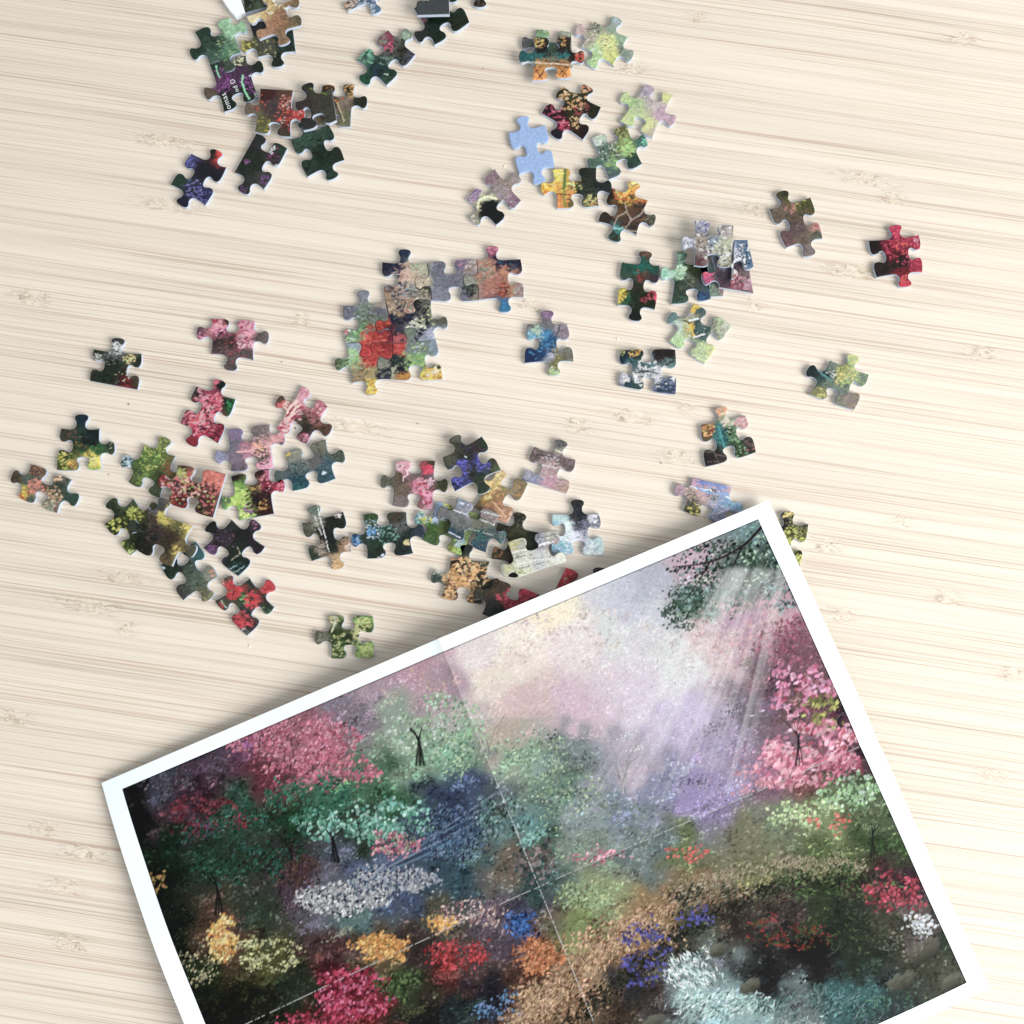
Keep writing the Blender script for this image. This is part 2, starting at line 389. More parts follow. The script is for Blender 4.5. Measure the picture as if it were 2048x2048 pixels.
P('A','1120,790 1400,670 1440,925 1185,1010','T45 F B B50',1,'large plain dark grey piece resting on the orange leaf piece','1250,600,232 1200,800,433 1330,850,443 1240,960,333 1300,720,443 1380,640,554','242/121 40 3 1250 620 60','782 1.3 1230,680 1300,700 1360,730',tilt=(-2,2))
P('A','820,1030 1060,1143 880,1460 650,1330','B B T F',0,'dark edge piece with small purple flowers and white letter fragments','850,1100,333 800,1250,232 980,1200,433 1010,1180,243 880,1400,444 700,1480,333','a48/747 26 2 960 1210 70;959 12 2 750 1250 20;859 26 2 880 1390 40;859 16 2 710 1470 40','dee 1 940,1190 960,1150 965,1130')
P('A','320,1185 590,1290 425,1585 160,1425','T60 B T B',0,'navy and green piece with a red spot on one tab, top left','300,1230,447 420,1320,223 540,1170,e33 480,1170,222 520,1380,223 220,1420,243 320,1480,335 420,1520,336 260,1580,224','77c/55a 34 2.4 300 1240 50;66b/88c 44 2.2 330 1450 70;77c 30 2 420 1520 60;354/243 40 2.2 230 1410 70;f54 8 2.5 530 1170 35')
P('B','120,-120 420,-260 570,-20 270,105','B B T25 B',0,'blue and white streaked piece with a peach corner, cut by the top edge','260,40,cba 240,30,fb8 440,40,468 500,100,579','fb9/fda 16 3 250 30 40;dde/bcd 50 2 450 70 100;235 24 2 300 60 60;dee 20 1.6 490 90 40')
P('B','905,80 1260,-150 1445,210 1105,430','B B B T35',0,'large black green piece beneath the square dark piece at the top edge','900,130,466 920,280,333 1150,260,132 1350,100,132 1350,220,231 1150,350,131','121/232 90 3 1200 220 250;c79/a57 14 2 980 180 50;a56 8 2 940 265 40;243 30 3 1380 60 80')
P('B','1390,-330 1680,-340 1690,-55 1400,-50','F F T50 F',0,'dark brown piece whose tab dips in at the top edge','1540,20,321 1540,-100,321','543/654 20 2 1550 10 50')
P('B','935,-210 1245,-220 1252,135 938,140','T F F B',2,'square cornered dark piece lying on top of the black green piece','1000,50,333','',face='dark',tilt=(0,-1))
P('B','660,285 922,520 640,822 352,575','T45 B T B',0,'piece half dark green half pink and grey, alone right of the upper left group','400,560,576 470,530,354 560,680,245 640,780,354 420,740,153 640,360,845 700,430,666 800,470,443 830,340,898 880,560,556 700,660,143','9dA/7ca/5a8 34 3 450 540 80;c36/a46 40 2.4 640 400 70;e68 16 2.5 660 460 50;887/998 50 2.4 590 380 60;aca 10 3 830 340 30;687/798 30 2.6 640 590 60;121/332 60 2.4 770 500 120;243/132 50 3 600 690 120'.replace('dA','da'),'bdc 1.4 625,715 660,715')
# --- upper middle / right group
P('C','340,285 690,310 700,650 330,650','B F F T65',0,'grey green piece tucked beneath the teal and orange window piece','400,320,787 460,330,8a7 230,430,666 620,330,998 460,430,575','ad9/8b7 40 2.6 420 330 90;cdb 10 2 640 320 40;465 20 2.4 470 420 50')
P('C','325,370 690,355 690,735 310,775','B T B T55',1,'dark piece with a broad teal band and orange lattice feet','350,420,332 600,400,432 400,480,222 600,470,322 220,560,166 400,545,166 600,550,177 320,560,166 700,530,321 790,560,532 740,600,543 400,600,b84 600,600,a74 380,680,e93 610,680,e93 350,740,fa5 640,700,fa4','fd5/fc7/a71 44 2.2 375 420 60;fc7/f93/852 26 2.2 600 400 50;f86/d43 18 3 775 550 45;299/177/055 90 1.8 430 550 240;121 40 2 560 490 160','eca 1.3 200,610 300,600 420,612 560,615 670,625;841 1.2 330,640 400,760;841 1.2 400,640 335,700;841 1.2 420,690 360,760;841 1.2 560,640 640,720;841 1.2 640,640 570,720;841 1.2 660,640 600,735')
P('C','910,200 1240,355 1100,632 775,445','T T T T',0,'pale green piece with a yellow centre, right of the teal banded piece','740,280,caa 860,380,ba9 950,230,998 1100,260,9a9 1130,180,9a9 1180,340,9b9 1030,420,ee9 940,480,bd9 1080,520,dd7 1250,530,9a9 850,620,ac9 1190,470,898','ef8/ff9 70 2 1030 420 110;8b6/ad8/7a6 150 1.5 1000 450 230;dec/fff 50 1.6 850 420 180;987/766 60 1.3 960 300 160;cde 20 2.2 1140 190 50;df9 40 1.8 880 590 90','554 0.7 850,290 920,270 980,235;554 0.7 940,230 950,320;443 0.8 1150,520 1190,460')
P('C','610,830 977,1030 800,1347 400,1092','T B T B',0,'black piece scattered with orange petals, magenta at its lower end','600,880,331 820,820,331 700,960,442 900,1080,331 700,1060,331 560,1120,412 460,1060,312 600,1230,613 560,1290,223 820,1260,311 760,1180,431','fc8/fb6/fda 64 3 700 950 150;fc8/db7 34 1.8 720 1180 60;fa7/fca 24 2.6 820 830 60;e57/f9b/c36 30 2.6 520 1110 110;e46/c35/f8a 26 2.4 620 1210 50;121/231 60 2.5 850 1080 120;c76/b45 30 2 790 1060 80')
BLUE = P('C','80,1275 435,1200 528,1610 185,1680','T45 B T B',0,'plain light blue piece lying face down','100,100,9ad','',face='back')
P('C','1400,810 1675,920 1475,1325 1155,1165','B T50 B T50',0,'pale yellow green piece with a pinkish beige right half','1190,940,cd9 1400,860,bab 1600,930,dd9 1350,1060,bc9 1230,1130,cd9 1560,1080,cab 1650,1180,cab 1430,1220,dd9 1470,1290,cba 1480,1010,cbb','df8/ee9 90 1.6 1300 1060 170;8c6/ad8 46 1.6 1230 970 110;7b5 20 1.5 1280 980 50;ff8 14 2.2 1610 930 40;a99/ecb 90 1.3 1560 1100 180;ef9 40 1.6 1440 1200 80')
P('C','880,1335 1228,1205 1375,1578 1052,1728','B T50 B T45',0,'grey green mottled piece with pale leaf marks, above the yellow and green piece','930,1340,bcb 1150,1240,663 1180,1330,895 1000,1460,687 1100,1480,786 900,1540,576 1240,1440,8a6 1380,1370,476 1310,1560,354 1090,1620,576 1090,1690,566','dfc/fff 40 2.2 930 1350 60;aa5/cc7/443 60 1.8 1170 1260 80;cd7/be8 40 3 1210 1430 90;eed/334 70 1.7 1050 1450 110;9c6/ac7 16 4 1080 1560 70;354/243 60 2 1300 1560 90;7db 16 2.4 1400 1380 40;798/465 60 2 1020 1560 140')
P('D','875,595 1260,580 1280,905 920,925','B T B T55',0,'wide yellow and dark green piece beside the face down blue piece','820,770,fc1 910,640,fe4 900,760,fb2 1000,640,da2 1000,780,c93 940,890,f93 1030,880,763 1080,720,552 1150,620,232 1220,640,333 1160,780,343 1320,720,233 1220,880,664','ff6/fd0/fe9 70 3 910 700 110;fb4/f93 60 2.4 1000 760 90;f92/fa4 30 2.6 960 880 60;fd6/553/efa 50 2 1080 720 60;ee8/fb7/dd6 36 2 1210 870 60;121/343/232 70 2.5 1190 720 130;fc0/e80 30 2.6 820 780 60','683 3 990,575 985,700 980,760;893 2 975,790 985,915;730 1 920,808 1040,812')
P('D','1395,750 1705,858 1605,1155 1275,1042','T T T B42',0,'orange lattice topped piece over brown stonework with a teal foot','1570,700,f91 1500,800,fb3 1640,830,ea4 1380,800,321 1330,1020,432 1470,930,642 1590,1000,643 1640,920,433 1750,1000,554 1560,1080,433 1420,1130,366 1410,1180,354','fd4/ffa/fc3 36 3.4 1540 790 120;ff9/fe7 16 3.4 1580 710 40;333/543/742/864 46 4 1520 960 150;433 20 3 1320 1010 70;887/765 20 2.4 1740 1030 60;2aa/397 20 2 1430 1110 50;432/354 20 2.6 1410 1190 50','c60 1.4 1390,740 1430,850 1560,860 1690,880;c60 1.1 1530,690 1560,740 1610,720;c60 1.1 1440,770 1500,850 1560,780 1640,860 1700,850;b70 1 1500,760 1450,830;a98 1.5 1500,880 1520,960 1440,1000 1400,1090;a98 1.5 1520,970 1560,1030 1640,980 1690,900;a98 1.5 1560,1030 1500,1110 1600,1130;8cc 2 1400,1100 1480,1105')
P('D','385,588 612,858 395,1072 140,855','T B T B',0,'lilac grey piece with a round black patch rimmed in cream','330,660,978 480,720,987 570,660,a99 430,780,a99 560,860,978 210,800,97a 300,830,cca 350,920,122 400,990,122 240,930,ba8 280,960,122 180,1010,aa9 440,980,133','b8b/a79/dcd 90 1.7 540 820 130;c9c/edc 50 1.7 200 810 80;122/022 80 3.6 345 935 75;122 40 3 410 1000 40;fec/543 14 2 190 1010 50;876/a99 50 1.4 400 720 110','ffc 2 235,930 250,860 320,825 400,850')
P('D','1478,1390 1800,1415 1760,1798 1440,1760','T62 B T B',0,'black green piece with a teal band, a yellow edge and pink spots, right of centre','1680,1300,643 1520,1430,154 1640,1430,065 1750,1450,154 1500,1480,354 1680,1500,543 1740,1530,434 1600,1620,332 1470,1660,cb2 1510,1700,164 1590,1700,231 1720,1720,231 1590,1850,121','fe3/ed2/c91 34 2.6 1468 1660 45;fe3/c91 30 2.6 1462 1710 30;d35/f57 26 2.6 1740 1680 50;c35 12 2.6 1665 1710 25;b33/833 24 2.2 1640 1510 60;121/231/343 90 2.4 1600 1700 140;176/065 30 3 1650 1430 90;976/543 26 1.8 1680 1310 40')
# --- assembled section
WT = WB = 0.9; GSAVE = GRP; GRP = 'joined jigsaw pieces forming one assembled section'
P('E','490,315 870,325 910,645 515,640','T50 B T47 B50',0,'joined piece at the top left of the assembled section, navy with peach blotches','680,230,235 540,350,224 620,350,235 780,330,ab9 840,350,bb9 700,430,dba 640,520,b98 820,460,ba9 560,560,865 560,600,b97 740,540,999 870,560,443 860,600,a98 730,690,b87','dba/eca/c97 60 3.5 690 430 110;9ab/235/567 50 3 620 520 120;224/446 60 3 560 370 100;cca/665 40 3 800 580 110;a76/edb/898 40 3 740 680 70')
P('E','870,325 1298,290 1310,645 910,645','B47 B B48 T50',0,'long grey blue joined piece bridging the two ends of the assembled section','900,340,999 960,360,778 1000,500,778 1070,480,778 980,600,889 840,500,cb9 1180,330,879 1140,480,778 1250,360,a99 1200,600,778 1270,580,987 1250,540,443','99a/667/889 160 1.8 1040 480 260;c9b/967 14 2.6 1190 320 50;dcb/a87 24 2.6 1260 370 60;334/565 30 3 1240 560 60;dca/fdc 24 2.4 840 480 60')
P('E','1298,290 1680,290 1705,620 1310,645','T36 B T42 T50',0,'joined piece at the right end of the assembled section, terracotta with a blue tab','1430,200,a57 1400,360,c97 1330,400,b87 1450,500,b76 1580,310,124 1660,310,224 1500,320,324 1560,380,c86 1230,480,998 1540,560,843 1600,560,b86 1670,560,a88 1540,700,27a','e9a/c79 26 2.4 1430 200 50;357/124 40 3 1570 320 80;d98/b76/c86 90 3 1430 450 150;998/cba/787 30 3 1350 400 90;733/d64 30 2.6 1530 560 60;bba/988 30 2.2 1660 550 50;49b/28b 40 2 1540 700 60')
P('E','515,640 910,645 950,980 580,1010','B53 T60 B58 T43',0,'centre joined piece of the assembled section, dark with cream streaks','560,690,b97 640,740,a86 820,680,222 860,700,776 980,770,665 600,790,224 720,800,335 840,860,122 760,870,ccb 860,920,99a 640,900,445 500,840,c43 550,900,722 900,960,9ab 640,960,b55','dca/a87/677 40 3.2 620 710 90;235/446/122 70 3.4 720 840 160;ddb/eec 20 3 780 880 90;223/776 30 3 840 690 60;d53/a22 26 3 510 850 60;aac/dde 20 3 900 930 40;998/dd9 24 2.4 900 780 90')
P('E','155,690 515,655 580,1010 178,1015','T50 B57 T57 B50',0,'left joined piece of the assembled section, grey green turning red','330,570,889 200,740,778 350,720,787 480,690,a98 480,740,667 300,830,686 190,920,787 240,940,7a7 280,880,696 420,920,c43 370,950,d54 500,950,a22 540,960,823 350,1060,c33 460,820,676','bbc/99a 50 2.2 330 720 140;dee/fff 14 2.6 220 960 70;ad8/8b7/686 50 2.4 270 910 100;e65/c33/b22 60 3.4 430 950 110;898/564/787 50 3 360 820 110;f78 8 3 175 920 20')
P('E','178,1015 580,1010 555,1325 228,1358','B43 B57 T50 T52',0,'lower left joined piece of the assembled section, red over straw brown with a yellow tab','220,1040,9ab 210,1120,9c8 110,1170,675 240,1200,9b8 400,1080,c33 490,1060,922 380,1150,d43 520,1110,b33 300,1260,986 260,1300,987 400,1260,a96 490,1270,234 520,1300,445 395,1380,ec3 400,1430,da3','be9/9d7/cdc 40 2.6 220 1110 60;8a7/453 40 2.2 130 1180 70;d43/b22/e65 60 3.4 410 1110 110;c93/653/cb8 90 2.2 300 1280 110;fd4/c92/fe7 50 2.6 395 1410 60;234/887 30 3 500 1260 60')
P('E','580,1010 950,980 1010,1325 555,1325','T42 B50 B52 T43',0,'lower right joined piece of the assembled section, mossy grey with golden edges','640,1040,c33 620,1070,d54 740,1050,788 760,930,787 860,1040,787 940,1030,89a 800,1140,7a6 740,1170,9b7 650,1180,565 600,1140,244 660,1240,223 590,1240,bb9 500,1180,887 680,1300,c82 900,1200,685 900,1290,ed3 970,1300,da3 980,1230,fea','fc5/c92/fd8/fff 70 3 920 1280 80;da3/c72 24 3 680 1310 50;ad7/8b6/cd8 60 2.4 770 1140 130;234/445/122 40 3.2 640 1190 90;c33/e65 26 3 630 1050 60;99a/cde/677 50 2.4 850 1020 130;343 16 3 960 1190 40')
GRP = GSAVE; WT, WB = 0.95, 0.84
P('N','535,645 1290,640 1425,1380 480,1410','T50 B T42 B',0,'piece with a bright blue left half and mauve tab, right of the assembled section','930,450,868 600,690,777 900,680,777 1200,750,989 700,800,aca 600,900,5ac 850,850,38b 950,1000,269 800,1200,147 600,1250,136 550,1300,136 1000,1260,aab 1130,1180,887 1300,1250,776 1100,1350,774 1050,1500,774 1050,1560,ac7','cdd/eff 30 1.6 700 860 160;49c/28b/137 90 2.2 800 1100 260;bbc/988 50 1.5 1200 760 160;a8a/b9c 40 1.5 930 450 120;a95/665 60 1.6 1080 1360 160;cda/ded 20 2 1040 1560 90;8cd 16 2 620 900 90;ccd 10 2.2 980 1260 50','243 1 1060,920 1130,800 1150,680;222 0.9 1060,960 1080,1080')
# --- pile right of centre
P('F','840,395 1130,430 1170,858 785,905','B50 F B45 T55',0,'green leafy piece at the lower left of the stone patterned pile','880,430,576 940,430,576 740,600,8cA 730,670,7b9 860,620,8b9 880,700,343 860,780,343 820,880,354 900,880,465 960,700,554 1000,560,342 1050,780,455 1080,840,357'.replace('cA','ca'),'dfe/bfd/9db 36 3.2 730 620 70;ceb/dfd 24 3 850 600 80;acA/8b9 34 2.6 890 450 80;897/676 40 2 920 700 80;243/454 70 2.6 860 790 110;248/37a 14 3 1070 840 40'.replace('acA','aca'))
P('F','1030,500 1330,500 1290,828 1165,835','F F F F',0,'grey green striped piece peeking out beneath the stone patterned pile','1180,700,455 1200,780,787 1270,720,b78 1230,650,8a9 1100,700,787','9b9/354 60 1.8 1210 730 100;c79/eab 20 2.4 1285 740 40;abb 20 2 1110 710 60')
P('F','1130,300 1500,330 1582,800 1250,745','F F F T25',1,'dark slate piece with maroon ends in the stone patterned pile','1060,620,656 1100,610,d58 1200,420,677 1250,520,656 1300,600,545 1350,640,434 1420,720,856 1540,720,a78 1480,780,544 1500,680,766','f57/f8a/d46 26 3 1080 610 50;889/545/766 60 2.2 1230 500 120;a45/c89/fab 40 2.8 1440 710 80;dab/b89 30 3.4 1530 710 60;243/687 20 2 1190 620 60')
P('F','1015,95 1390,150 1372,540 1008,528','B F B T50',2,'white and cream stone patterned piece on top of the pile','1090,150,99b 1320,190,baa 960,300,aaa 1080,300,a98 1200,280,89a 1320,300,bb9 1060,500,644 1110,460,988 1330,480,aa8 1460,300,9a9','eee/ddc/fff 120 2.6 1200 250 240;333/445 130 1.7 1200 280 250;ddb/cca 60 2.8 1300 400 110;eee/333 50 2.4 1320 480 80;633/944 20 2.4 1060 480 50;eef/99b 36 2.6 950 310 60;eec/332 30 2.4 1480 300 50')
P('F','1395,285 1525,285 1585,540 1370,660','F F B F',2,'blue and white stone patterned piece at the right side of the pile','1400,420,dde 1480,360,579 1540,500,579 1420,580,eee 1400,500,eef 1400,640,a66','fff/eee 60 2.8 1410 520 90;fff/357/468 90 2.3 1500 430 100;333/555 36 1.6 1420 480 110')
P('F','1000,900 1370,1110 1110,1480 760,1265','B B B T48',0,'pale green piece with a round dark teal patch edged in yellow','1010,930,da3 950,1000,aa9 1060,960,466 790,1040,688 860,1120,bcb 860,1270,bd9 1050,1140,355 1100,1190,466 960,1130,ca4 1250,1100,bc9 1320,1130,ccb 1180,1120,998 1080,1330,bc9 1180,1360,dd9 1100,1440,cda','466/355 70 4 1075 1140 75;577 16 3 1060 1130 40;fd3/fc0 16 3 1010 940 40;fc3/db3 20 2.4 970 1130 35;cec/ad9/ded 90 1.8 860 1180 120;dfa/ef9 70 1.8 1140 1370 120;9b8/cdb/766 120 1.4 1230 1110 150;8b8/888 90 1.3 1080 1330 180','ec4 2 985,1060 965,1130 1000,1210;233 1.2 905,1065 965,1095 1000,1060;eff 2 960,1070 1040,1050;eee 2 1000,1230 1100,1200')
P('F','295,1355 825,1345 828,1780 285,1695','B B B B',0,'dark topped piece with a white stone band and blue lower corner, four blanks','330,1380,134 440,1370,233 320,1430,134 700,1380,322 780,1400,322 400,1480,477 560,1500,477 780,1480,688 500,1540,245 480,1590,bbb 620,1600,ccd 300,1620,aab 360,1660,245 440,1710,355 720,1640,679 700,1740,457 780,1720,457','fb3/fc5 16 3 430 1360 60;dd6 10 2.4 320 1380 30;245/133 40 2 370 1420 80;433/211 50 2 720 1400 100;eee/fff/ddd 110 3 560 1590 150;eef/fff 30 3 760 1620 60;eee 20 2.6 330 1620 60;89b/457/346 120 2.2 720 1710 100;366/577 50 2 520 1500 120','233 1 430,1575 560,1560 660,1580;344 1 460,1610 600,1630;245 1.2 640,1740 820,1745;245 1.2 650,1690 815,1695')
# --- far right
P('G','230,260 545,170 640,490 360,560','T40 B T45 B',0,'brown piece with a yellow speckled corner, upper far right','370,140,442 420,220,663 540,220,552 300,280,765 400,330,654 440,420,655 600,400,b87 600,460,665 380,500,755 520,590,877 470,500,765','ee5/dd4 16 2 440 205 70;662/443 50 1.8 500 230 90;c88/b76 26 2.2 390 260 40;f89/e78 12 2.4 600 390 35;a76/865/543 150 1.5 430 400 220')
P('G','998,505 1385,460 1412,750 1060,790','T55 B T42 B',0,'crimson and black piece, farthest to the right','1210,400,c25 1040,550,311 1150,540,813 1240,540,a24 1380,500,a24 1200,620,612 1240,680,322 1100,720,322 1380,680,a24 1250,780,812 1250,850,d24','f57/d36/b14 60 2.2 1210 420 60;e46/f57/d25 110 2.2 1250 550 140;f65 12 2.6 1240 560 60;c25/e46 50 2 1370 690 70;e46/f65/c15 50 2.2 1250 830 70;311/211 100 1.9 1150 640 200;fbc 10 2 1380 520 40')
P('G','700,1430 998,1540 885,1815 535,1690','T50 B B T52',0,'olive piece with a dark teal tab, lowest on the right side','870,1400,ac8 720,1470,787 800,1510,995 860,1540,ab8 960,1560,787 560,1500,233 640,1550,355 700,1600,787 620,1700,885 800,1640,787 850,1740,987 780,1770,887','ed8/de7/cd9 50 2.6 870 1410 50;dd6/ed7/ac6 70 2.4 820 1550 90;dd7 20 2.4 620 1690 40;ac7/8a7 40 2 930 1590 60;99a/877 90 1.4 830 1740 110;eee 8 2 710 1530 40;343 30 1.5 740 1600 130','233 4 560,1480 680,1560;599 1.8 600,1510 700,1585')
# --- left
P('H','905,375 1365,420 1325,770 868,685','T47 B F B',0,'black edge piece with white blossom specks and a red brown base, far left','1140,310,444 950,420,232 940,460,776 1120,400,666 1300,450,564 1340,480,232 1100,540,232 1000,640,232 1220,700,511 1300,660,543','eee/fff/ddd 60 2 1110 370 70;eee 14 2 940 460 40;ffa/ec8 30 2.2 1250 470 60;777/232 50 2 1080 450 90;a33/722 30 2.4 1210 700 60;fec/ec9 16 1.8 1190 650 90;243/121 70 3 1050 600 150','')
P('H','590,1140 960,1145 980,1535 545,1545','T50 T50 B45 B55',0,'dark teal piece with bright yellow lower corner, left edge group','780,1040,034 640,1180,443 750,1190,243 880,1230,033 800,1310,342 1060,1300,343 940,1350,263 620,1380,342 640,1480,452 720,1490,773 900,1430,ed4 920,1480,fe5 900,1520,8b4','fe4/fd3/ff9 40 3 910 1460 60;dc3/8a2/ed6 50 2.4 640 1450 90;fb4/d94 24 2.2 700 1490 50;484/263 50 2 850 1370 110;a73/c94 30 1.8 840 1320 120;bc9 8 2 1080 1300 40;033/022 50 4 880 1230 90;754 20 2 690 1200 60')
P('H','295,1485 690,1642 550,1962 165,1805','B T47 B T50',0,'brown piece with peach petals and a red yellow corner, leftmost of all','350,1520,754 150,1640,543 280,1640,565 330,1720,976 230,1760,aa3 190,1830,c73 280,1850,565 450,1740,754 570,1620,876 560,1700,343 640,1690,565 500,1850,776 700,1830,354 520,1930,765','f98/fa7/e86 40 2.6 350 1700 80;fda/da8/c96 50 2.6 520 1780 90;fc9/fdb 24 2.6 560 1600 50;fe4/e43/fc0 34 2.4 220 1770 60;964/b86/643 70 2 340 1530 70;454/354 60 2.6 600 1730 130;eca/aca 34 2 480 1900 70')
P('H','1390,1290 1695,1410 1540,1815 1235,1660','T53 T45 B T45',0,'mossy green piece with a pale blue flowered tab, left group','1200,1450,354 1180,1430,465 1590,1230,784 1450,1340,783 1500,1450,683 1380,1460,572 1600,1450,673 1300,1620,563 1560,1550,562 1650,1520,863 1480,1760,453 1750,1560,562','bde/9bd/eff 34 2.6 1210 1460 70;cd5/ee7/ad5 100 1.8 1480 1400 150;574/352 120 2 1440 1500 170;853/a64 40 2 1640 1500 90;bb5/572 60 1.8 1590 1240 70;9b4 30 1.8 1350 1600 80')
P('J','750,125 1170,205 1055,580 660,450','B45 F B T50',1,'dark red and coral flowered edge piece overlapping the mossy green piece','600,280,733 570,260,b22 800,170,522 780,200,9a5 850,220,b65 760,300,533 880,320,532 1000,200,c65 1100,250,d76 1050,350,744 1040,480,532 940,500,533 780,450,522 720,450,732','f98/f87/e76 90 3 1060 270 110;f88/c55/ebb 90 2.8 740 290 130;f98/b43 50 2.6 860 330 90;fdb/fcb 22 3.4 880 330 150;bd6/9a4 20 2.4 790 370 150;a23/c33 40 2.4 760 450 80;421/311 60 2.6 900 420 180;e77/bb5 40 2.4 1020 470 90;cd6 12 2.6 790 200 40')
P('I','395,180 825,205 805,580 395,520','B T40 T50 T62',0,'mauve brown piece with bright pink blossoms on its upper corners','440,200,b35 470,240,fba 500,320,a57 560,190,533 750,210,d89 760,290,fab 280,360,545 310,390,c78 480,430,433 600,400,533 690,400,c67 860,380,655 900,380,766 620,640,655 500,490,755 720,520,655','fac/f9b/b25/fbc 60 3 470 260 90;fac/fbc/c46 46 3.4 750 250 70;fcd/fac/b46 44 3.6 690 400 60;fbc 10 4 800 430 30;c56/a45 26 2.6 620 500 130;fac/b35 20 2 290 370 50;544/433 60 2.4 500 420 110;766/544 140 1.4 720 480 260')
P('I','255,830 632,955 460,1385 100,1195','T50 B T55 B',0,'hot pink and black flowered piece with a dark green arm','280,860,544 430,790,d67 490,820,122 360,900,a35 460,960,b45 400,1020,c35 550,1000,132 590,1020,163 150,1060,222 180,1110,b45 250,1150,d56 350,1150,c45 300,1250,a24 220,1350,923 460,1290,723','f68/f9a/e46/fab 180 3.2 300 1120 200;f9a/fbb 36 3.6 340 1130 130;fab/f8a 24 3 330 900 70;f9a/e57 30 3.4 450 970 60;b14/d36/312 100 2.4 420 1290 110;313/212 90 2.4 280 1080 200;2a5/174/032 50 2 600 1010 60;f79 10 3 430 790 30')
P('I','1270,822 1525,1030 1325,1390 1020,1240','B T B T50',0,'brown piece striped with pale pink and crimson petals, right of the hot pink piece','1290,860,d9a 1330,900,eab 1050,960,543 1070,1010,d66 1150,1020,ecb 1200,1080,c57 1150,1170,ebb 1080,1240,d78 1250,1150,543 1450,1030,c78 1420,1120,a66 1300,1250,332 1500,1260,643 1300,1340,a67','fdc/fcc/fbb 36 3 1170 1090 110;a24/c35/b35 30 3 1190 1070 90;fdd/d56 24 3 1120 1210 60;fcc/f9b/a34 36 2.6 1440 1060 70;fbc/e89 16 2.8 1310 870 60;543/432 70 2.4 1340 1230 150;fac/e68 16 2.6 1300 1350 60','fdc 2.2 1120,1100 1180,1010 1230,980;fdc 2.2 1150,1130 1210,1050 1260,1010;b35 2 1130,1120 1200,1030;fcc 2 1140,1170 1180,1110 1240,1070')
P('I','550,1258 965,1200 1000,1620 585,1652','B45 T35 B T38',0,'lilac grey piece with a pink stroke across its right side','620,1290,879 460,1490,99b 600,1400,778 640,1520,878 650,1620,767 880,1260,877 820,1330,766 900,1400,b88 870,1420,fb9 750,1450,c89 1050,1330,eaa 1100,1390,766 890,1500,665 900,1590,fab 960,1600,fac','fcc/fab/fbb 50 3 880 1410 110;fbb/fab/c67 30 3 1050 1330 70;fbc/fac 40 3.4 920 1590 60;fb9/fca 10 3 890 1410 40;a79/878 120 1.4 620 1400 150;766/988 80 1.5 870 1270 110;544/655 60 1.8 880 1500 90','fbb 1.8 650,1470 760,1460 840,1430')
P('I','1105,1480 1505,1345 1600,1725 1180,1845','B T50 B T45',0,'grey teal piece, smooth and plain, right end of the left group','1150,1480,887 1230,1480,998 1430,1400,776 1050,1640,566 1250,1620,677 1400,1550,666 1640,1490,565 1500,1620,467 1250,1750,256 1230,1820,256 1500,1700,356 1580,1700,367','ec5 8 2.6 1140 1485 20;998/776 100 1.4 1380 1480 200;345/244 50 1.8 1230 1650 110;288/255 60 1.6 1230 1780 70;254/476 60 1.6 1500 1680 100;232/675 50 1.5 1640 1500 70;def 4 3.5 1488 1668 8','454 1 1410,1390 1440,1460 1480,1560')
P('J','1205,225 1540,165 1580,548 1278,605','B T40 F T45',0,'dark brown edge piece with lime green leaves and magenta flowers','1240,240,321 1250,300,7a4 1160,430,695 1220,420,be6 1330,430,bd6 1290,530,7a4 1350,580,bd7 1450,180,411 1440,300,754 1520,300,723 1640,350,b24 1430,430,311 1520,450,422 1500,520,411 1540,200,c68','de7/ce5/ad4 100 3 1270 430 110;ef8/8b5 40 3.2 1330 570 60;ca4/653 50 2 1410 320 60;f68/c25/fab 60 2.2 1640 350 60;fab/c25/b35 40 2.4 1510 280 70;c83/da5 16 3 1500 470 50;a5a/c7c 14 2.6 1360 500 50;321/311 80 2.4 1450 430 140;684/465 30 2.4 1150 420 60')
P('J','370,415 600,700 345,905 120,635','T50 F B T50',0,'dark olive piece with yellow leaf flecks, under the brown piece of the left group','360,460,453 200,600,232 180,630,342 300,620,451 400,560,662 250,720,341 350,740,341 150,840,452 330,860,561 400,800,121','ee5/fe7/dd4 50 2.6 230 700 130;cd4/9a3/ee5 60 2.4 390 550 70;ff5 14 3.4 190 600 40;562/341/121 150 2.4 300 700 190;ef9 6 3 350 880 20;8a3 30 2 210 790 60')
P('J','500,490 885,652 700,1000 400,860','T25 T50 B T50',1,'dark brown piece with a bluish tab lying across the left group','560,480,667 600,500,444 640,560,cb4 520,600,543 440,610,343 560,700,433 700,750,432 800,650,663 840,650,cb4 650,850,432 450,830,221 600,950,653 870,900,554 740,860,873','fd6/ec4/dd5 24 2.6 630 570 50;fe6/ec6 24 2.6 820 660 50;ec5/fd6 14 2.6 740 860 40;654/332 130 1.8 640 760 220;121/232 60 3 460 780 120;764 30 2 600 940 70;232/121 30 3 450 620 60',tilt=(1.5,-1.5))
P('J','600,990 905,785 1098,1092 800,1292','B B T45 B50',0,'slate green piece below the brown piece, with a small orange mark','920,830,366 960,880,366 640,1020,132 700,1010,232 780,960,122 850,1050,454 900,1130,565 780,1210,444 1040,1020,887 1070,1060,998 960,1250,664 1020,1280,886 900,1100,565','faa/fa5 10 2.2 1045 1060 25;478/255 50 1.6 920 840 80;787/565/343 130 1.8 870 1100 190;121/243 50 2.6 720 1000 100;996/775 50 1.8 1000 1270 70;cde 4 2.4 625 1010 12')
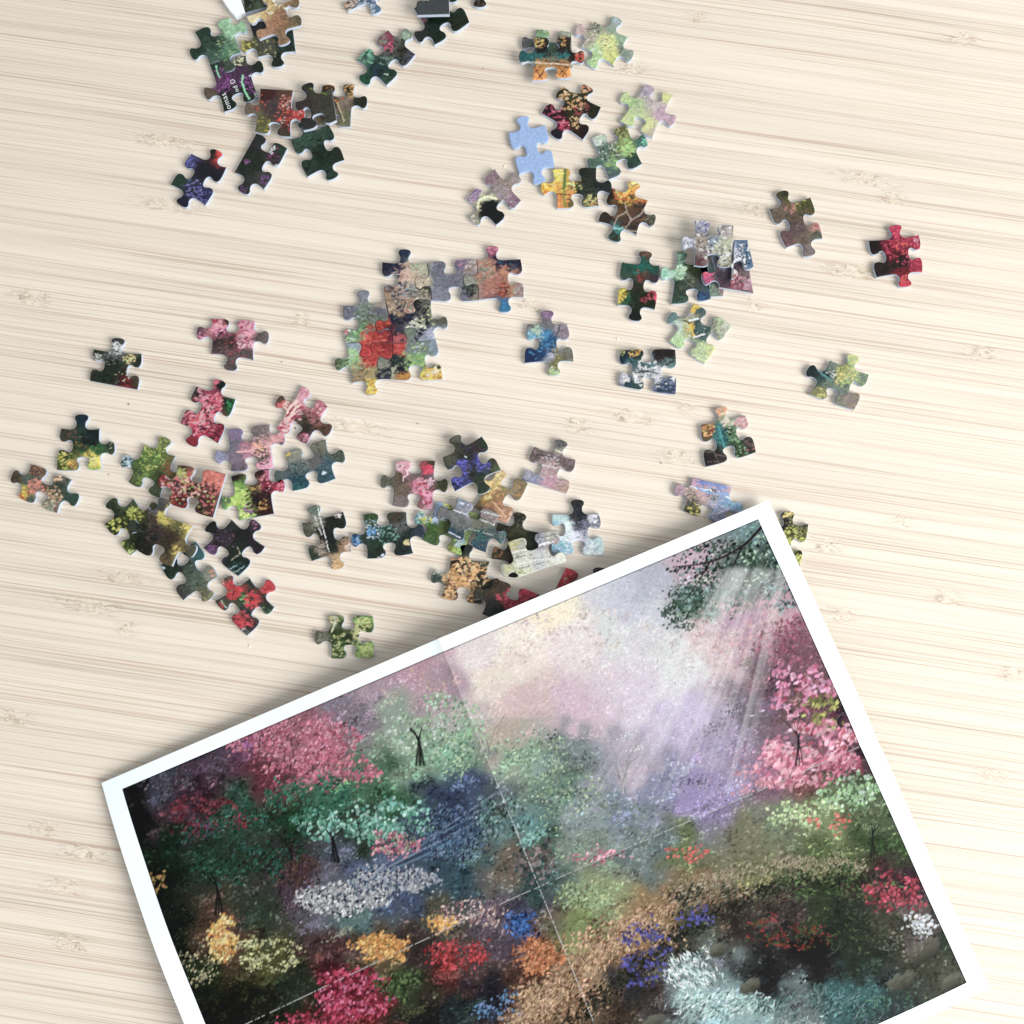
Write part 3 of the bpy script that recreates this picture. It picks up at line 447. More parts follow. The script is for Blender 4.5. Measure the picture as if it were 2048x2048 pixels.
P('J','1215,597 1502,830 1270,1085 970,835','T50 B44 B56 T50',0,'black piece with purple specks and teal streaks, lower middle of the left group','1230,640,333 1030,660,222 1150,760,434 1300,700,222 1420,620,434 1100,830,322 1050,870,646 1260,850,232 1440,850,323 1300,960,132 1250,1020,133','859/a6a 40 2 1060 870 60;757/646 50 1.8 1150 770 110;c7a 10 2.2 1410 640 40;222/132/333 160 2.2 1250 800 260;566/255 40 2 1260 1030 80','aa8 1.1 1215,940 1290,890 1260,820;9bb 1 1180,1030 1260,990;9bb 0.9 1240,1050 1320,1000;b9a 1 1340,640 1380,600')
P('J','1370,1100 1582,1350 1345,1597 1068,1295','T50 B44 B56 T50',0,'charcoal piece with bright red flower clusters, bottom of the left group','1140,1120,654 1210,1200,b33 1290,1190,933 1370,1130,343 1310,1270,353 1400,1280,933 1550,1160,c33 1540,1220,332 1500,1370,343 1110,1310,443 1150,1340,554 1330,1380,444 1300,1470,933 1350,1520,433 1330,1570,666','f45/e34/d33 60 3.2 1220 1200 80;f45/e34 44 3.2 1390 1290 70;f45/d33/e56 54 3.2 1530 1180 60;f45/e45 54 3 1310 1470 90;fba/eab 14 2.4 1130 1140 40;565/232 100 2.2 1320 1350 220;ad8/7b6 14 2 1330 1280 40;484/9c8 16 2 1500 1390 40;c33 10 2.4 1120 1340 30','bcb 1.2 1120,1280 1165,1350;bbb 1.3 1270,1560 1330,1530')
# --- lower middle group
P('K','130,690 585,570 677,1010 240,1118','T36 B T42 B',0,'black piece crossed by thin white lines with a tan bottom tab','300,530,676 200,720,665 190,800,554 260,680,998 500,640,221 560,600,232 560,700,232 400,850,222 330,960,876 470,960,232 620,950,a86 250,1050,343 500,1120,ca7 500,1180,eb7 440,1190,443','fda/eb7/c96 60 2.4 490 1150 60;cba/a98 30 2.4 330 980 70;edc/fca 12 3 640 960 30;fee 5 4 530 610 14;776/554 60 1.6 200 740 80;121/232 100 2.6 450 800 200;b97 24 2 430 1080 60','eee 0.9 300,500 350,700 390,850 430,1010;ddd 0.9 270,620 320,760 350,820;bbb 0.8 330,510 350,600')
P('K','800,600 1285,575 1360,1030 850,1090','B45 T50 B50 T45',0,'dark green piece with pale blue petal specks, left of the grass green piece','900,620,463 870,700,343 940,760,354 720,860,257 700,920,258 800,860,343 950,900,243 1000,1000,232 1100,830,243 1190,640,443 1220,720,666 1300,830,233 1420,790,345 1260,960,233','cde/9cd/eff 46 2.3 910 760 110;48c/26a/9ce 34 2.6 720 880 60;29d/6ae 20 2.6 900 790 50;7ba/9cb/587 60 1.8 1080 820 120;463/342 50 2.2 900 640 80;343/121/354 150 1.8 1150 900 260;ed8/fda 8 4 1290 912 20;def 8 2.4 1010 1080 40;643 20 2 1170 620 50')
P('K','1160,15 1605,10 1580,545 1125,500','B T50 B T53',0,'grey brown piece with vertical pink blossom streaks, lower middle group','1240,50,caa 1300,60,e9a 1040,240,665 1200,200,654 1230,350,765 1240,460,877 1400,200,766 1500,100,b45 1560,60,442 1560,200,867 1420,260,c78 1520,400,d67 1550,500,eab 1460,480,966 1660,240,441 1500,250,443','fcd/fab/fbc 46 2.8 1250 60 80;fbc/f9b/d46 60 3 1440 290 90;e35/f57/d36 40 3 1520 110 60;fbd/f9b/c35 60 3 1540 430 80;fcd 20 2.6 1555 240 40;554/343/662 60 1.8 1660 240 90;876/543 160 1.4 1220 330 260','fcd 1.8 1290,110 1300,160;fcd 1.5 1245,235 1255,190 1280,170')
P('K','415,1720 915,1725 922,2175 453,2190','B B B T52',0,'green piece with yellow green leaves standing apart just above the poster','460,1750,995 500,1800,564 560,1730,895 600,1800,452 300,1930,664 340,1960,776 500,1900,341 640,1950,231 780,1750,7a5 860,1780,583 820,1850,452 740,1900,cc8 540,2100,462 800,2100,8a5','cd7/ee9/bb6 60 2.8 820 1770 100;ddb/cb7 34 2.4 470 1780 70;ab6/cc8 60 2.6 560 2050 140;231/352/573 130 2.4 650 1950 260;998/554 40 2 310 1950 70;cd7 40 2.6 850 2080 90','ddb 1.5 490,1720 500,1800 460,1900')
P('L','515,590 850,690 712,1012 400,885','B F B T47',0,'grass green piece with pale blue petals, under the striped grey piece','540,610,9bd 610,620,884 390,700,4ac 420,720,693 500,700,bce 470,800,462 450,880,463 580,780,562 640,900,674 620,960,883 680,980,ac6 780,690,895','acd/def/79c 40 2.6 400 700 60;ee7/dd5 34 2.6 420 710 60;9bd/bcf 30 2.6 550 610 60;583/342/694 130 1.8 500 810 180;cde/9ce 20 2.8 690 910 40;9b4/bc4/683 70 2.2 640 960 90;ee6 16 2.4 600 620 50')
P('L','670,560 1000,690 895,985 590,835','B T50 B T50',1,'grey and teal piece with horizontal white stripes on top of the lower middle group','700,590,89a 740,640,99a 560,670,777 640,700,777 700,760,777 860,760,776 900,660,988 960,700,988 1030,870,577 950,840,566 640,850,256 690,870,245 850,860,366 850,950,356','99a/667/887 160 1.4 800 740 260;244/367 50 1.6 670 860 80;366/245 70 1.6 870 900 120','eef 1 640,655 740,690 800,720;ddd 1 850,730 960,770;dde 1 600,820 700,870;dee 0.9 840,660 990,700;aba 0.8 760,800 950,850;eef 0.8 690,600 760,620',tilt=(1.5,1))
P('L','560,247 862,85 1012,350 658,515','T45 B T47 B',1,'dark bark coloured piece with violet flower clusters, top of the lower middle group','680,110,665 670,160,443 740,160,335 880,130,343 820,170,433 620,260,554 740,240,332 720,310,448 850,280,448 760,370,332 960,280,443 990,320,564 660,430,235 720,420,448 860,430,343 840,510,343','77e/55c/66d 54 2.4 720 330 60;77e/55c 44 2.4 870 310 60;77e/66d/447 60 2.6 690 430 80;754/665/332 120 1.6 760 200 200;343/232/564 120 2 880 400 170','dee 1 730,240 745,250;443 2 640,240 840,110')
P('L','985,335 1222,450 1052,765 800,635','B B F T55',0,'golden tan piece sloping between the violet flowered piece and the white topped piece','1030,360,db7 1000,400,ca6 880,410,dc7 900,450,ec8 1000,500,a85 1100,500,986 1160,430,875 1180,520,975 900,560,a83 950,620,a75 830,640,753 1000,680,b86 1040,740,c97','fe9/fd8/ec6 60 3 920 470 110;fda/ec8 24 2.6 1030 370 60;775/885/c95 60 2 1130 500 110;774/a84 50 2 880 580 110;b74/d96 60 2 1000 600 110;fca 14 2 1040 690 60','eb8 1.4 960,600 1040,700;653 1.4 930,640 1000,720')
P('L','1270,165 1590,265 1520,530 1178,425','T56 B F B45',0,'mauve and peach edge piece with a greyish tab, right of the lower middle group','1460,150,666 1450,180,998 1280,220,766 1380,240,877 1480,280,766 1560,300,766 1400,320,b99 1330,370,caa 1220,390,aab 1260,430,99b 1400,440,c9a 1500,490,b98 1480,430,caa','c9a/b9a/766 140 1.4 1420 300 200;edd/cbc 40 2 1390 320 90;89b/aac 40 1.8 1260 410 80;dab/b88 70 1.6 1420 450 130;554/876 30 1.6 1300 200 60;fda/b98 8 2 1530 490 30','eec 1.2 1410,180 1480,215;edd 1.2 1330,310 1440,330;444 1 1290,230 1420,250')
P('L','990,750 1370,840 1290,1110 938,1035','T40 F T50 B45',0,'dark olive piece mostly under the pale streaked piece','1180,720,332 1040,800,332 1120,840,442 1240,900,231 1100,1150,221 970,970,432 980,1010,442 1060,1010,432','553/776 40 1.8 1170 730 90;231/443 90 2.2 1100 860 180;a64/c85 14 2.2 980 970 50;121/221 60 3 1110 1120 90')
P('L','1060,905 1440,805 1515,1060 1140,1182','B B F T30',1,'pale streaked white and grey edge piece on top, right side of the lower middle group','1090,920,cc9 1140,960,bba 1020,1100,bbb 1050,1100,cc9 1200,1060,ddc 1300,1050,ccc 1300,870,99a 1400,850,bba 1420,920,a99 1400,1050,ddc 1180,1150,ddb 1460,1030,eed','fff/eee/998 120 1.6 1250 1040 220;dc6/cb7 24 2.4 1110 930 50;cc8 20 2 1040 1120 60;889/667/dde 60 1.5 1340 850 110;ab7 8 2.4 1150 1130 30','fff 1.1 1080,990 1220,960 1380,900;eee 1.1 1130,1080 1300,1040 1480,1030;777 0.7 1100,1030 1250,1000;888 0.7 1300,880 1440,840;777 0.7 1150,1110 1350,1060;fff 1 1290,940 1420,900')
P('L','1410,685 1770,680 1808,1005 1405,990','T55 B B B55',0,'icy white piece with a dark smear running down from its top tab','1615,610,333 1610,700,333 1630,770,445 1450,710,bdd 1440,760,9cd 1730,710,ccd 1760,740,889 1520,850,dee 1600,870,eef 1640,860,aab 1760,880,bdd 1460,970,8bc 1530,960,9cd 1730,960,cdd 1500,800,eff','222/334/445 70 3 1615 680 70;556/99b 50 2 1640 790 50;fff/eef/9bc 120 2 1500 900 160;fff/acd 90 1.8 1750 920 110;667/fff 40 1.8 1740 720 50;6ac/8cd 40 2 1450 960 70','556 0.9 1600,870 1660,850;9bd 1 1410,950 1550,990')
P('L','625,1020 925,1055 865,1382 548,1335','T35 T50 B50 T45',0,'black piece thickly dotted with pale orange petals, beside the red brown piece','760,970,333 780,1000,565 660,1040,221 880,1050,332 510,1170,455 520,1130,ccb 640,1150,b84 700,1120,432 800,1100,554 700,1200,c95 620,1280,643 600,1320,432 820,1180,432 780,1340,321 900,1200,332','fc8/fb6/fd9/fa7 130 3 680 1140 150;fc8/fda/fb6 60 3.2 820 1160 110;fc8/fb6 50 3.2 600 1310 70;fc9/fb6 50 2.8 790 1320 80;111/231 100 2 740 1180 240;eec/ccb 10 3 510 1130 30;465/343 30 2 510 1180 50;354/465 24 2.4 900 1070 40')
P('L','945,1185 1310,1312 1200,1600 865,1462','B50 F F T52',1,'red brown piece slipping under the top edge of the poster','840,1290,443 980,1210,432 1060,1200,543 1000,1290,543 930,1400,333 1000,1450,231 1090,1350,a34 1130,1360,933 1230,1290,b34 1200,1270,622 1280,1310,432','f46/c24/d35 60 3 1220 1290 80;f57/c24/a33 60 3 1090 1350 80;754/332 110 1.5 970 1260 160;231/453 40 2 960 1460 90;e56 8 3 990 1337 20')
P('L','1515,1100 1800,1235 1660,1520 1380,1370','B B F F',0,'red flowered piece almost hidden beneath the poster','1510,1140,d34 1450,1210,a33 1560,1180,a33 1670,1100,933 1690,1140,353 1620,1230,222','f46/d24/b23 70 3 1490 1180 100;fba/7b5 20 2 1470 1200 70;e45/c33 20 2.6 1680 1100 40;354/232 40 2.4 1700 1130 60')
P('L','1660,1200 1950,1220 1930,1500 1640,1480','T38 F F F',1,'brown tab showing past the upper edge of the poster','1770,1060,654 1770,1110,433 1800,1300,433','765/543/433 60 1.8 1770 1090 70')
P('M','735,330 1160,238 1268,600 780,742','T50 B B48 B45',0,'piece with peach flowers, a teal stripe and dark stonework, just above the poster corner','940,190,da8 950,240,997 1120,290,caa 1150,330,c99 780,370,a84 790,430,653 1000,300,bb9 900,380,377 930,480,377 1000,430,233 1060,420,464 1080,520,353 860,600,332 820,680,322 900,680,433 1180,540,433 1220,580,332 1100,630,342','fb8/fa7/fdb 40 2.8 950 190 60;fdc/eab/d89 60 2.8 1120 300 80;fc7/e95/843 60 2.4 800 380 70;ddc/fdc/8a7 50 2.6 1000 290 70;ac9/7a7/465 70 2.2 1060 420 90;8b8/574/453 60 2 1100 590 90;4aa/277/155 60 2 930 460 70;c88/655 24 2 1200 540 60','4aa 1.6 900,350 960,550;766 1 780,600 860,590 900,700;766 1 870,620 960,640;766 1 800,690 880,690;766 1 1150,500 1240,530')
P('M','645,842 1042,932 965,1300 562,1165','F T50 B T55',0,'shimmering pink and blue edge piece touching the poster corner','530,920,caa 520,990,b9a 680,870,c9b 760,890,88c 700,960,caa 640,1010,a98 800,1000,caa 900,930,aad 1000,960,cab 980,900,89c 640,1080,665 650,1150,663 620,1190,442 900,1060,9ac 1000,1080,8bd 1100,1100,9bd 1130,1080,cbb 900,1180,89b 900,1250,99b','dc5/ed6/331 40 2 660 1160 70;8bf/7ae/adf 60 2 1020 1080 110;fbb/fcb/daa 100 1.6 740 980 180;88c/79d 60 1.8 820 890 130;ddf/79b/cbb 90 1.8 900 1160 120;554/776 50 1.6 630 1060 80;b9b/c9a 50 1.6 510 940 60;576 24 2 850 1010 50','79d 1.6 690,890 860,910 980,950;eff 1.2 630,930 700,950 830,970;8bf 1.5 700,950 840,1000 1000,1010;eff 1.2 970,1030 1100,1080;edf 1 1000,1140 900,1190;7ce 1.6 1040,1120 1130,1150')
P('M','1480,1320 1775,1290 1690,1700 1420,1650','T36 B55 F F',0,'black piece with yellow leaf flecks under the right edge of the poster','1580,1180,221 1600,1220,442 1550,1300,221 1600,1380,552 1720,1340,442 1650,1500,cc4 1700,1560,231 1680,1650,552','fd7/fe8 12 2.6 1590 1180 45;dd4/ee6/cc7 60 2.6 1620 1420 110;aa4/885 40 2 1710 1350 60;121/231 110 2.2 1620 1450 250;ee7/dd5 30 2.8 1690 1640 60;996/775 30 1.8 1600 1250 60','fd8 2.2 1530,1225 1590,1195 1620,1150')

# printed letter fragments on two pieces
M_INK = mat_plain('white_ink', (0.72, 0.78, 0.76), 0.02, 100, 0.5, 0.0)
def letters(root, crop, txt, x, y, x2, y2, size):
    ox, oy, sz = CROP[crop]; s = sz / 1932
    a = unproject(ox + x * s, oy + y * s, root.location.z + TH); b = unproject(ox + x2 * s, oy + y2 * s, root.location.z + TH)
    f = bpy.data.curves.new('lettering', 'FONT'); f.body = txt; f.size = size * 0.8; f.space_character = 1.12
    t_ = bpy.data.objects.new('lettering_outline', f); me = bpy.data.meshes.new_from_object(t_); bpy.data.objects.remove(t_); bpy.data.curves.remove(f)
    me.name = 'lettering'; o = link('lettering', me, M_INK, root)
    o.location = a - root.location + Vector((0, 0, 0.00005)); o.rotation_euler = (0, 0, math.atan2(b.y - a.y, b.x - a.x))
letters(PURP, 'A', 'omas', 628, 838, 548, 620, 0.0042)
letters(PURP, 'A', 'nd D', 690, 705, 622, 550, 0.0036)
letters(PURP, 'A', 's', 790, 590, 765, 530, 0.0036)
letters(PURP, 'A', 'in', 838, 745, 812, 690, 0.0034)
EDGE_P = [r for r, l in PIECES if 'dark edge piece' in l][0]
letters(EDGE_P, 'A', 'ney', 935, 1190, 985, 1115, 0.003)
letters(EDGE_P, 'A', '\u00a9', 975, 1310, 1010, 1285, 0.0034)

# small things: white card scrap at the top edge, crumbs and chips
def prism(name, pts, h, mat, label, cat, z0=0.0, group=None, bev=0.0003):
    W = [unproject(x, y, z0 + h) for x, y in pts]; c = sum(W, Vector()) / len(W); c.z = z0
    Q = np.array([(v.x - c.x, v.y - c.y) for v in W]); n = len(Q)
    V = []; F = []
    for sc, zz in ((0.94, 0), (1.0, bev), (1.0, h - bev), (0.93, h)):
        for p in Q * sc: V.append((p[0], p[1], zz))
    for r in range(3):
        for i in range(n): j = (i + 1) % n; F.append((r * n + i, r * n + n + i, r * n + n + j, r * n + j))
    F += [tuple(range(n)), tuple(range(3 * n, 4 * n))[::-1]]
    me = bpy.data.meshes.new(name); me.from_pydata(V, [], F); me.update()
    o = link(name, me, mat, None, c); tag(o, label, cat, group); return o
A_ = lambda x, y: (300 + x * .2588, y * .2588)
prism('card_scrap', [A_(520, -60), A_(610, -75), A_(690, -30), A_(730, 85), A_(655, 118), A_(620, 90)], 0.0045, M_WHITE, 'small white card scrap cut by the top edge beside the tan piece', 'card scrap', bev=0.0004)
CR = [(257, 808, 0.9), (217, 949, 0.5), (590, 856, 0.8), (835, 847, 0.7), (475, 1166, 0.5), (966, 137, 0.4), (563, 724, 0.5), (1322, 926, 0.6), (1325, 932, 0.45)]
CL = ['grey crumb left of the assembled section, below the black edge piece', 'tiny reddish crumb by the leftmost petal piece', 'thin dark splinter beside the crimson striped piece', 'dark crumb on the bare bamboo below the assembled section',
      'tiny crumb above the red flowered charcoal piece', 'tiny crumb on bare bamboo near the top middle', 'tiny crumb by the mauve brown piece', 'dark speck left of the teal striped stonework piece', 'second dark speck close to the first']
for (x, y, r), lb in zip(CR[:8], CL):
    k = r * 3.2; a0 = random.random() * 6
    prism('crumb', [(x + k * math.cos(a0 - i * 1.05) * random.uniform(0.5, 1.1), y + k * math.sin(a0 - i * 1.05) * random.uniform(0.3, 0.8)) for i in range(6)][::-1] if False else
          [(x + k * math.cos(a0 + i * 1.05) * random.uniform(0.5, 1.1), y + k * math.sin(a0 + i * 1.05) * random.uniform(0.3, 0.8)) for i in range(6)], 0.00035, M_CRUMB, lb, 'crumb', bev=0.00005, group='crumbs on the table')
CHIPS = [((1235, 678), 'pale paper chip above the white banded stone piece'), ((499, 1293), 'pale chip right below the red flowered charcoal piece'), ((1010, 333), 'pale chip left of the face down blue piece'), ((744, 86), 'pinkish chip beside the pink and green piece')]
for (x, y), lb in CHIPS:
    a0 = random.random() * 6
    prism('paper_chip', [(x + 3.0 * math.cos(a0 + i * 1.25) * random.uniform(0.5, 1.1), y + 3.0 * math.sin(a0 + i * 1.25) * random.uniform(0.5, 1.1)) for i in range(5)], 0.0004, M_CHIP, lb, 'paper chip', bev=0.00005, group='paper chips on the table')

# ------------------------------------------------------------ folded poster
# sheet: 9 measured points (photograph px, height in m), bilinear inside each folded quarter
ZP = {(0,0):.0030,(1,0):.0112,(2,0):.0062,(0,1):.0125,(1,1):.0140,(2,1):.0045,(0,2):.0180,(1,2):.0120,(2,2):.0006}
PP = {(0,0):(203,1566),(1,0):(878,1277),(2,0):(1538,1000),(0,1):(388,2098),(1,1):(1077,1773),(2,1):(1755,1478),(0,2):(590,2640),(1,2):(1288,2294),(2,2):(1979,1976)}
G9 = {k: unproject(*PP[k], ZP[k]) for k in PP}
TLc = G9[(0, 0)].copy(); TLc.z = 0
def sheet(s, t):
    a, b = s * 2, t * 2; i = np.clip(np.floor(a).astype(int), 0, 1); j = np.clip(np.floor(b).astype(int), 0, 1)
    u = (a - i)[..., None]; v = (b - j)[..., None]
    T = np.zeros((3, 3, 3))
    for (p, q), w_ in G9.items(): T[p, q] = w_
    A = T[i, j] * (1 - u) * (1 - v) + T[i + 1, j] * u * (1 - v) + T[i, j + 1] * (1 - u) * v + T[i + 1, j + 1] * u * v
    # slight bow of each panel plus paper waviness, zero at the outline so it keeps lying as measured
    u_, v_ = u[..., 0], v[..., 0]
    A[..., 2] += 0.0010 * np.sin(math.pi * u_) * np.where(i == 0, -0.6, 0.9) + 0.0007 * np.sin(math.pi * v_) * np.where(j == 0, 0.8, -0.7)
    A[..., 2] += 0.0016 * np.exp(-(np.abs(s - 0.5) / 0.016)) - 0.0012 * np.exp(-(np.abs(t - 0.5) / 0.016)) + 0.0004 * np.sin(s * 23 + t * 9) * np.sin(t * 17 + 1)
    A[..., 0] += 0.0018 * np.sin(math.pi * np.clip(t / 0.5, 0, 1)) * (s < 0.5) * (1 - 2 * s) * -1.0
    return A
def grid_obj(name, s0, s1, t0, t1, ns, nt, dz, mat, parent, thick=None, ink=None):
    s = np.linspace(s0, s1, ns); t = np.linspace(t0, t1, nt); Sg, Tg = np.meshgrid(s, t)
    A = sheet(Sg, Tg) - np.array(TLc); A[..., 2] += dz; V = A.reshape(-1, 3)
    idx = np.arange(ns * nt).reshape(nt, ns)
    f = np.stack([idx[1:, :-1], idx[1:, 1:], idx[:-1, 1:], idx[:-1, :-1]], -1).reshape(-1, 4)
    if thick:
        n = len(V); V = np.concatenate([V, V - np.array([0, 0, thick])]); F = [tuple(x) for x in f.tolist()] + [tuple(x[::-1]) for x in (f + n).tolist()]
        rim = list(idx[0, :]) + list(idx[1:, -1]) + list(idx[-1, -2::-1]) + list(idx[-2:0:-1, 0])
        for a, b in zip(rim, rim[1:] + rim[:1]): F.append((int(a), int(b), int(b) + n, int(a) + n))
        me = bpy.data.meshes.new(name); me.from_pydata(V.tolist(), [], F)
    else:
        me = bpy.data.meshes.new(name); me.vertices.add(len(V)); me.vertices.foreach_set('co', V.astype(np.float32).ravel())
        me.loops.add(f.size); me.loops.foreach_set('vertex_index', f.astype(np.int32).ravel())
        me.polygons.add(len(f)); me.polygons.foreach_set('loop_start', np.arange(0, f.size, 4, dtype=np.int32))
    me.update(calc_edges=True)
    if ink is not None:
        at = me.color_attributes.new('ink', 'FLOAT_COLOR', 'POINT')
        at.data.foreach_set('color', np.concatenate([ink.reshape(-1, 3), np.ones((len(V), 1))], 1).astype(np.float32).ravel())
    me.polygons.foreach_set('use_smooth', [thick is None] * len(me.polygons))
    return link(name, me, mat, parent)

PW, PH = 820, 580
MS, MT = 0.0255, 0.0262
# homography photo px(1932 scale) -> print raster, for reading the colour layout
src = [(203,1566),(1538,1000),(1979,1976),(590,2640)]; dst = [(0,0),(1,0),(1,1),(0,1)]
Am = []; bm = []
for (x, y), (u, v) in zip(src, dst):
    Am += [[x, y, 1, 0, 0, 0, -u * x, -u * y], [0, 0, 0, x, y, 1, -v * x, -v * y]]; bm += [u, v]
Hh = np.append(np.linalg.solve(np.array(Am, float), np.array(bm, float)), 1).reshape(3, 3)
def to_r(x, y):
    p = Hh @ np.array([x * 1.06, y * 1.06, 1.0]); u, v = p[0] / p[2], p[1] / p[2]
    return (u - MS) / (1 - 2 * MS) * PW, (v - MT) / (1 - 2 * MT) * PH
BASE = '''250,1500,222 300,1470,445 350,1530,534 420,1430,545 480,1400,746 560,1370,a67 600,1420,c68 520,1470,734 400,1500,423 330,1600,132
300,1660,121 420,1600,243 480,1520,254 560,1540,142 640,1500,375 720,1480,475 760,1520,253 700,1560,343 680,1340,878 740,1290,b9a 800,1260,c9a
760,1340,9a9 800,1400,8a8 860,1420,7a8 850,1310,b9a 870,1350,cbb 910,1230,edd 950,1260,edc 1000,1200,fed 1050,1150,fec 1100,1220,edd 1150,1180,ddd
1180,1130,ccd 1230,1080,bbc 1300,1060,cab 1320,1130,687 1400,1080,465 1430,1000,688 1400,1180,b8a 1470,1150,c9a 1350,1220,dbb 1280,1250,ddd
1200,1300,dcd 1100,1330,dbc 1000,1330,dbb 960,1400,ba9 1000,1430,8a8 1080,1420,788 1060,1480,687 1150,1450,99a 1200,1450,bab 1300,1350,cbd
1350,1400,a9b 1420,1350,767 1480,1280,645 1520,1230,856 1520,1320,755 1500,1400,867 1560,1380,a57 1580,1350,323 1600,1420,534 1480,1450,a68
1430,1480,867 1520,1480,744 1600,1480,453 1650,1500,564 1560,1530,785 1450,1540,786 1400,1470,98a 1330,1500,98b 1250,1480,88a 1180,1520,789
1120,1540,899 1120,1600,787 1230,1600,677 1300,1600,674 1420,1570,775 850,1500,346 900,1490,457 960,1520,566 1000,1560,588 860,1560,357
780,1590,456 700,1640,568 620,1680,667 680,1720,577 780,1680,457 860,1640,356 920,1600,466 980,1620,765 1020,1650,355 1040,1600,465 580,1650,534
560,1600,333 440,1770,643 400,1820,231 340,1780,121 500,1720,343 520,1800,552 560,1860,232 480,1880,221 640,1860,612 700,1900,722 640,1780,533
730,1790,653 850,1730,554 800,1790,433 780,1850,342 860,1830,622 900,1780,544 950,1740,656 1000,1750,346 1030,1790,742 1000,1830,532 940,1880,223
880,1900,233 820,1920,222 1120,1760,784 1150,1700,896 1180,1770,a74 1120,1820,975 1050,1880,864 1000,1920,753 1250,1720,974 1330,1680,864
1420,1650,774 1550,1610,563 1650,1590,352 1250,1780,444 1300,1740,343 1400,1720,322 1480,1700,433 1550,1680,342 1650,1660,533 1700,1660,423
1600,1740,232 1680,1740,443 1200,1850,333 1180,1900,432 1250,1880,433 1300,1800,443 1330,1830,788 1330,1880,9bb 1400,1900,8aa 1450,1830,222
1550,1800,211 1650,1820,232 1600,1880,366 1500,1920,677 1720,1750,655 1740,1820,443 1790,1850,554 1700,1880,344 1800,1780,343 1600,1990,344 1300,1990,688 700,2000,412 420,1950,111 250,1560,111 1500,1060,354'''  # pale sky right of the vertical fold: print colour plus gloss glare painted in
gy, gx = np.mgrid[0:PH:5, 0:PW:5]
gxw = gx + (vnoise(gx / 16, gy / 16) - .5) * 34; gyw = gy + (vnoise(gx / 16 + 40, gy / 16 + 7) - .5) * 30
num = np.zeros(gx.shape + (3,)); den = np.zeros(gx.shape)
for c in BASE.split():
    x, y, hx = c.split(','); rx, ry = to_r(float(x), float(y)); d2 = (gxw - rx) ** 2 + (gyw - ry) ** 2
    wg = 1 / (d2 + 120) ** 2.2; num += wg[..., None] * srgb(hx); den += wg
low = num / den[..., None]
yi, xi = np.mgrid[0:PH, 0:PW]; fy = yi / 5; fx = xi / 5
y0 = np.minimum(fy.astype(int), low.shape[0] - 2); x0 = np.minimum(fx.astype(int), low.shape[1] - 2); fy = (fy - y0)[..., None]; fx = (fx - x0)[..., None]
IMG = (low[y0, x0] * (1 - fx) + low[y0, x0 + 1] * fx) * (1 - fy) + (low[y0 + 1, x0] * (1 - fx) + low[y0 + 1, x0 + 1] * fx) * fy
BASEIMG = IMG.copy()
R = np.random.default_rng(5)
def dab(cx, cy, l, w_, th, col, op=1.0):
    r = int(max(l, w_)) + 1; xa, xb, ya, yb = int(cx) - r, int(cx) + r + 1, int(cy) - r, int(cy) + r + 1
    if xb <= 0 or yb <= 0 or xa >= PW or ya >= PH: return
    xa, ya, xb, yb = max(xa, 0), max(ya, 0), min(xb, PW), min(yb, PH)
    X = np.arange(xa, xb) - cx; Y = (np.arange(ya, yb) - cy)[:, None]; c, s = math.cos(th), math.sin(th)
    m = np.clip(1.6 - 1.6 * (((X * c + Y * s) / l) ** 2 + ((-X * s + Y * c) / w_) ** 2), 0, 1)[..., None] * op
    IMG[ya:yb, xa:xb] = IMG[ya:yb, xa:xb] * (1 - m) + col * m
# general brushwork, finer and stronger in the dark foliage, soft in the pale sky
CL1 = vnoise(xi / 17.0 + 3, yi / 11.0 + 8) - 0.5; CL2 = vnoise(xi / 7.0 + 30, yi / 5.0) - 0.5
for _ in range(46000):
    cx, cy = R.random() * PW, R.random() * PH; b = BASEIMG[int(cy), int(cx)]; L = b.mean()
    b = b * math.exp((1.5 * CL1[int(cy), int(cx)] + 1.1 * CL2[int(cy), int(cx)]) * (1.0 if L < 0.12 else 0.7 if L < 0.3 else 0.16))
    sp = (0.55 if L < 0.12 else 0.35 if L < 0.3 else 0.12)
    f = math.exp(R.normal(0, sp)); hue = 1 + R.normal(0, 0.05 if L > 0.3 else 0.10, 3)
    dab(cx, cy, R.uniform(1.3, 3.6), R.uniform(0.7, 1.5), R.uniform(-0.9, 0.9), np.clip(b * f * hue, 0.003, 0.86), 0.75)
# foliage clumps everywhere, in lighter and darker versions of the local colour
for _ in range(520):
    cx, cy = R.random() * PW, R.random() * PH; b = BASEIMG[int(cy), int(cx)]; L = b.mean()
    if L > 0.42: continue
    up = R.uniform(1.7, 3.2) if L < 0.12 else R.uniform(1.25, 1.7)
    if R.random() < 0.4: up = R.uniform(0.25, 0.6)
    hue = 1 + R.normal(0, 0.13, 3); th = R.uniform(-0.8, 0.5); rx_ = R.uniform(5, 20); ry_ = R.uniform(3, 9); sz = R.uniform(0.9, 2.1)
    for q in range(int(rx_ * ry_ * 0.35) + 5):
        dab(cx + R.normal(0, rx_ * .5), cy + R.normal(0, ry_ * .5), sz * R.uniform(0.7, 1.5), sz * R.uniform(0.4, 0.8), th + R.normal(0, .5), np.clip(b * up * hue * R.uniform(0.7, 1.3), 0.003, 0.8), 0.85)
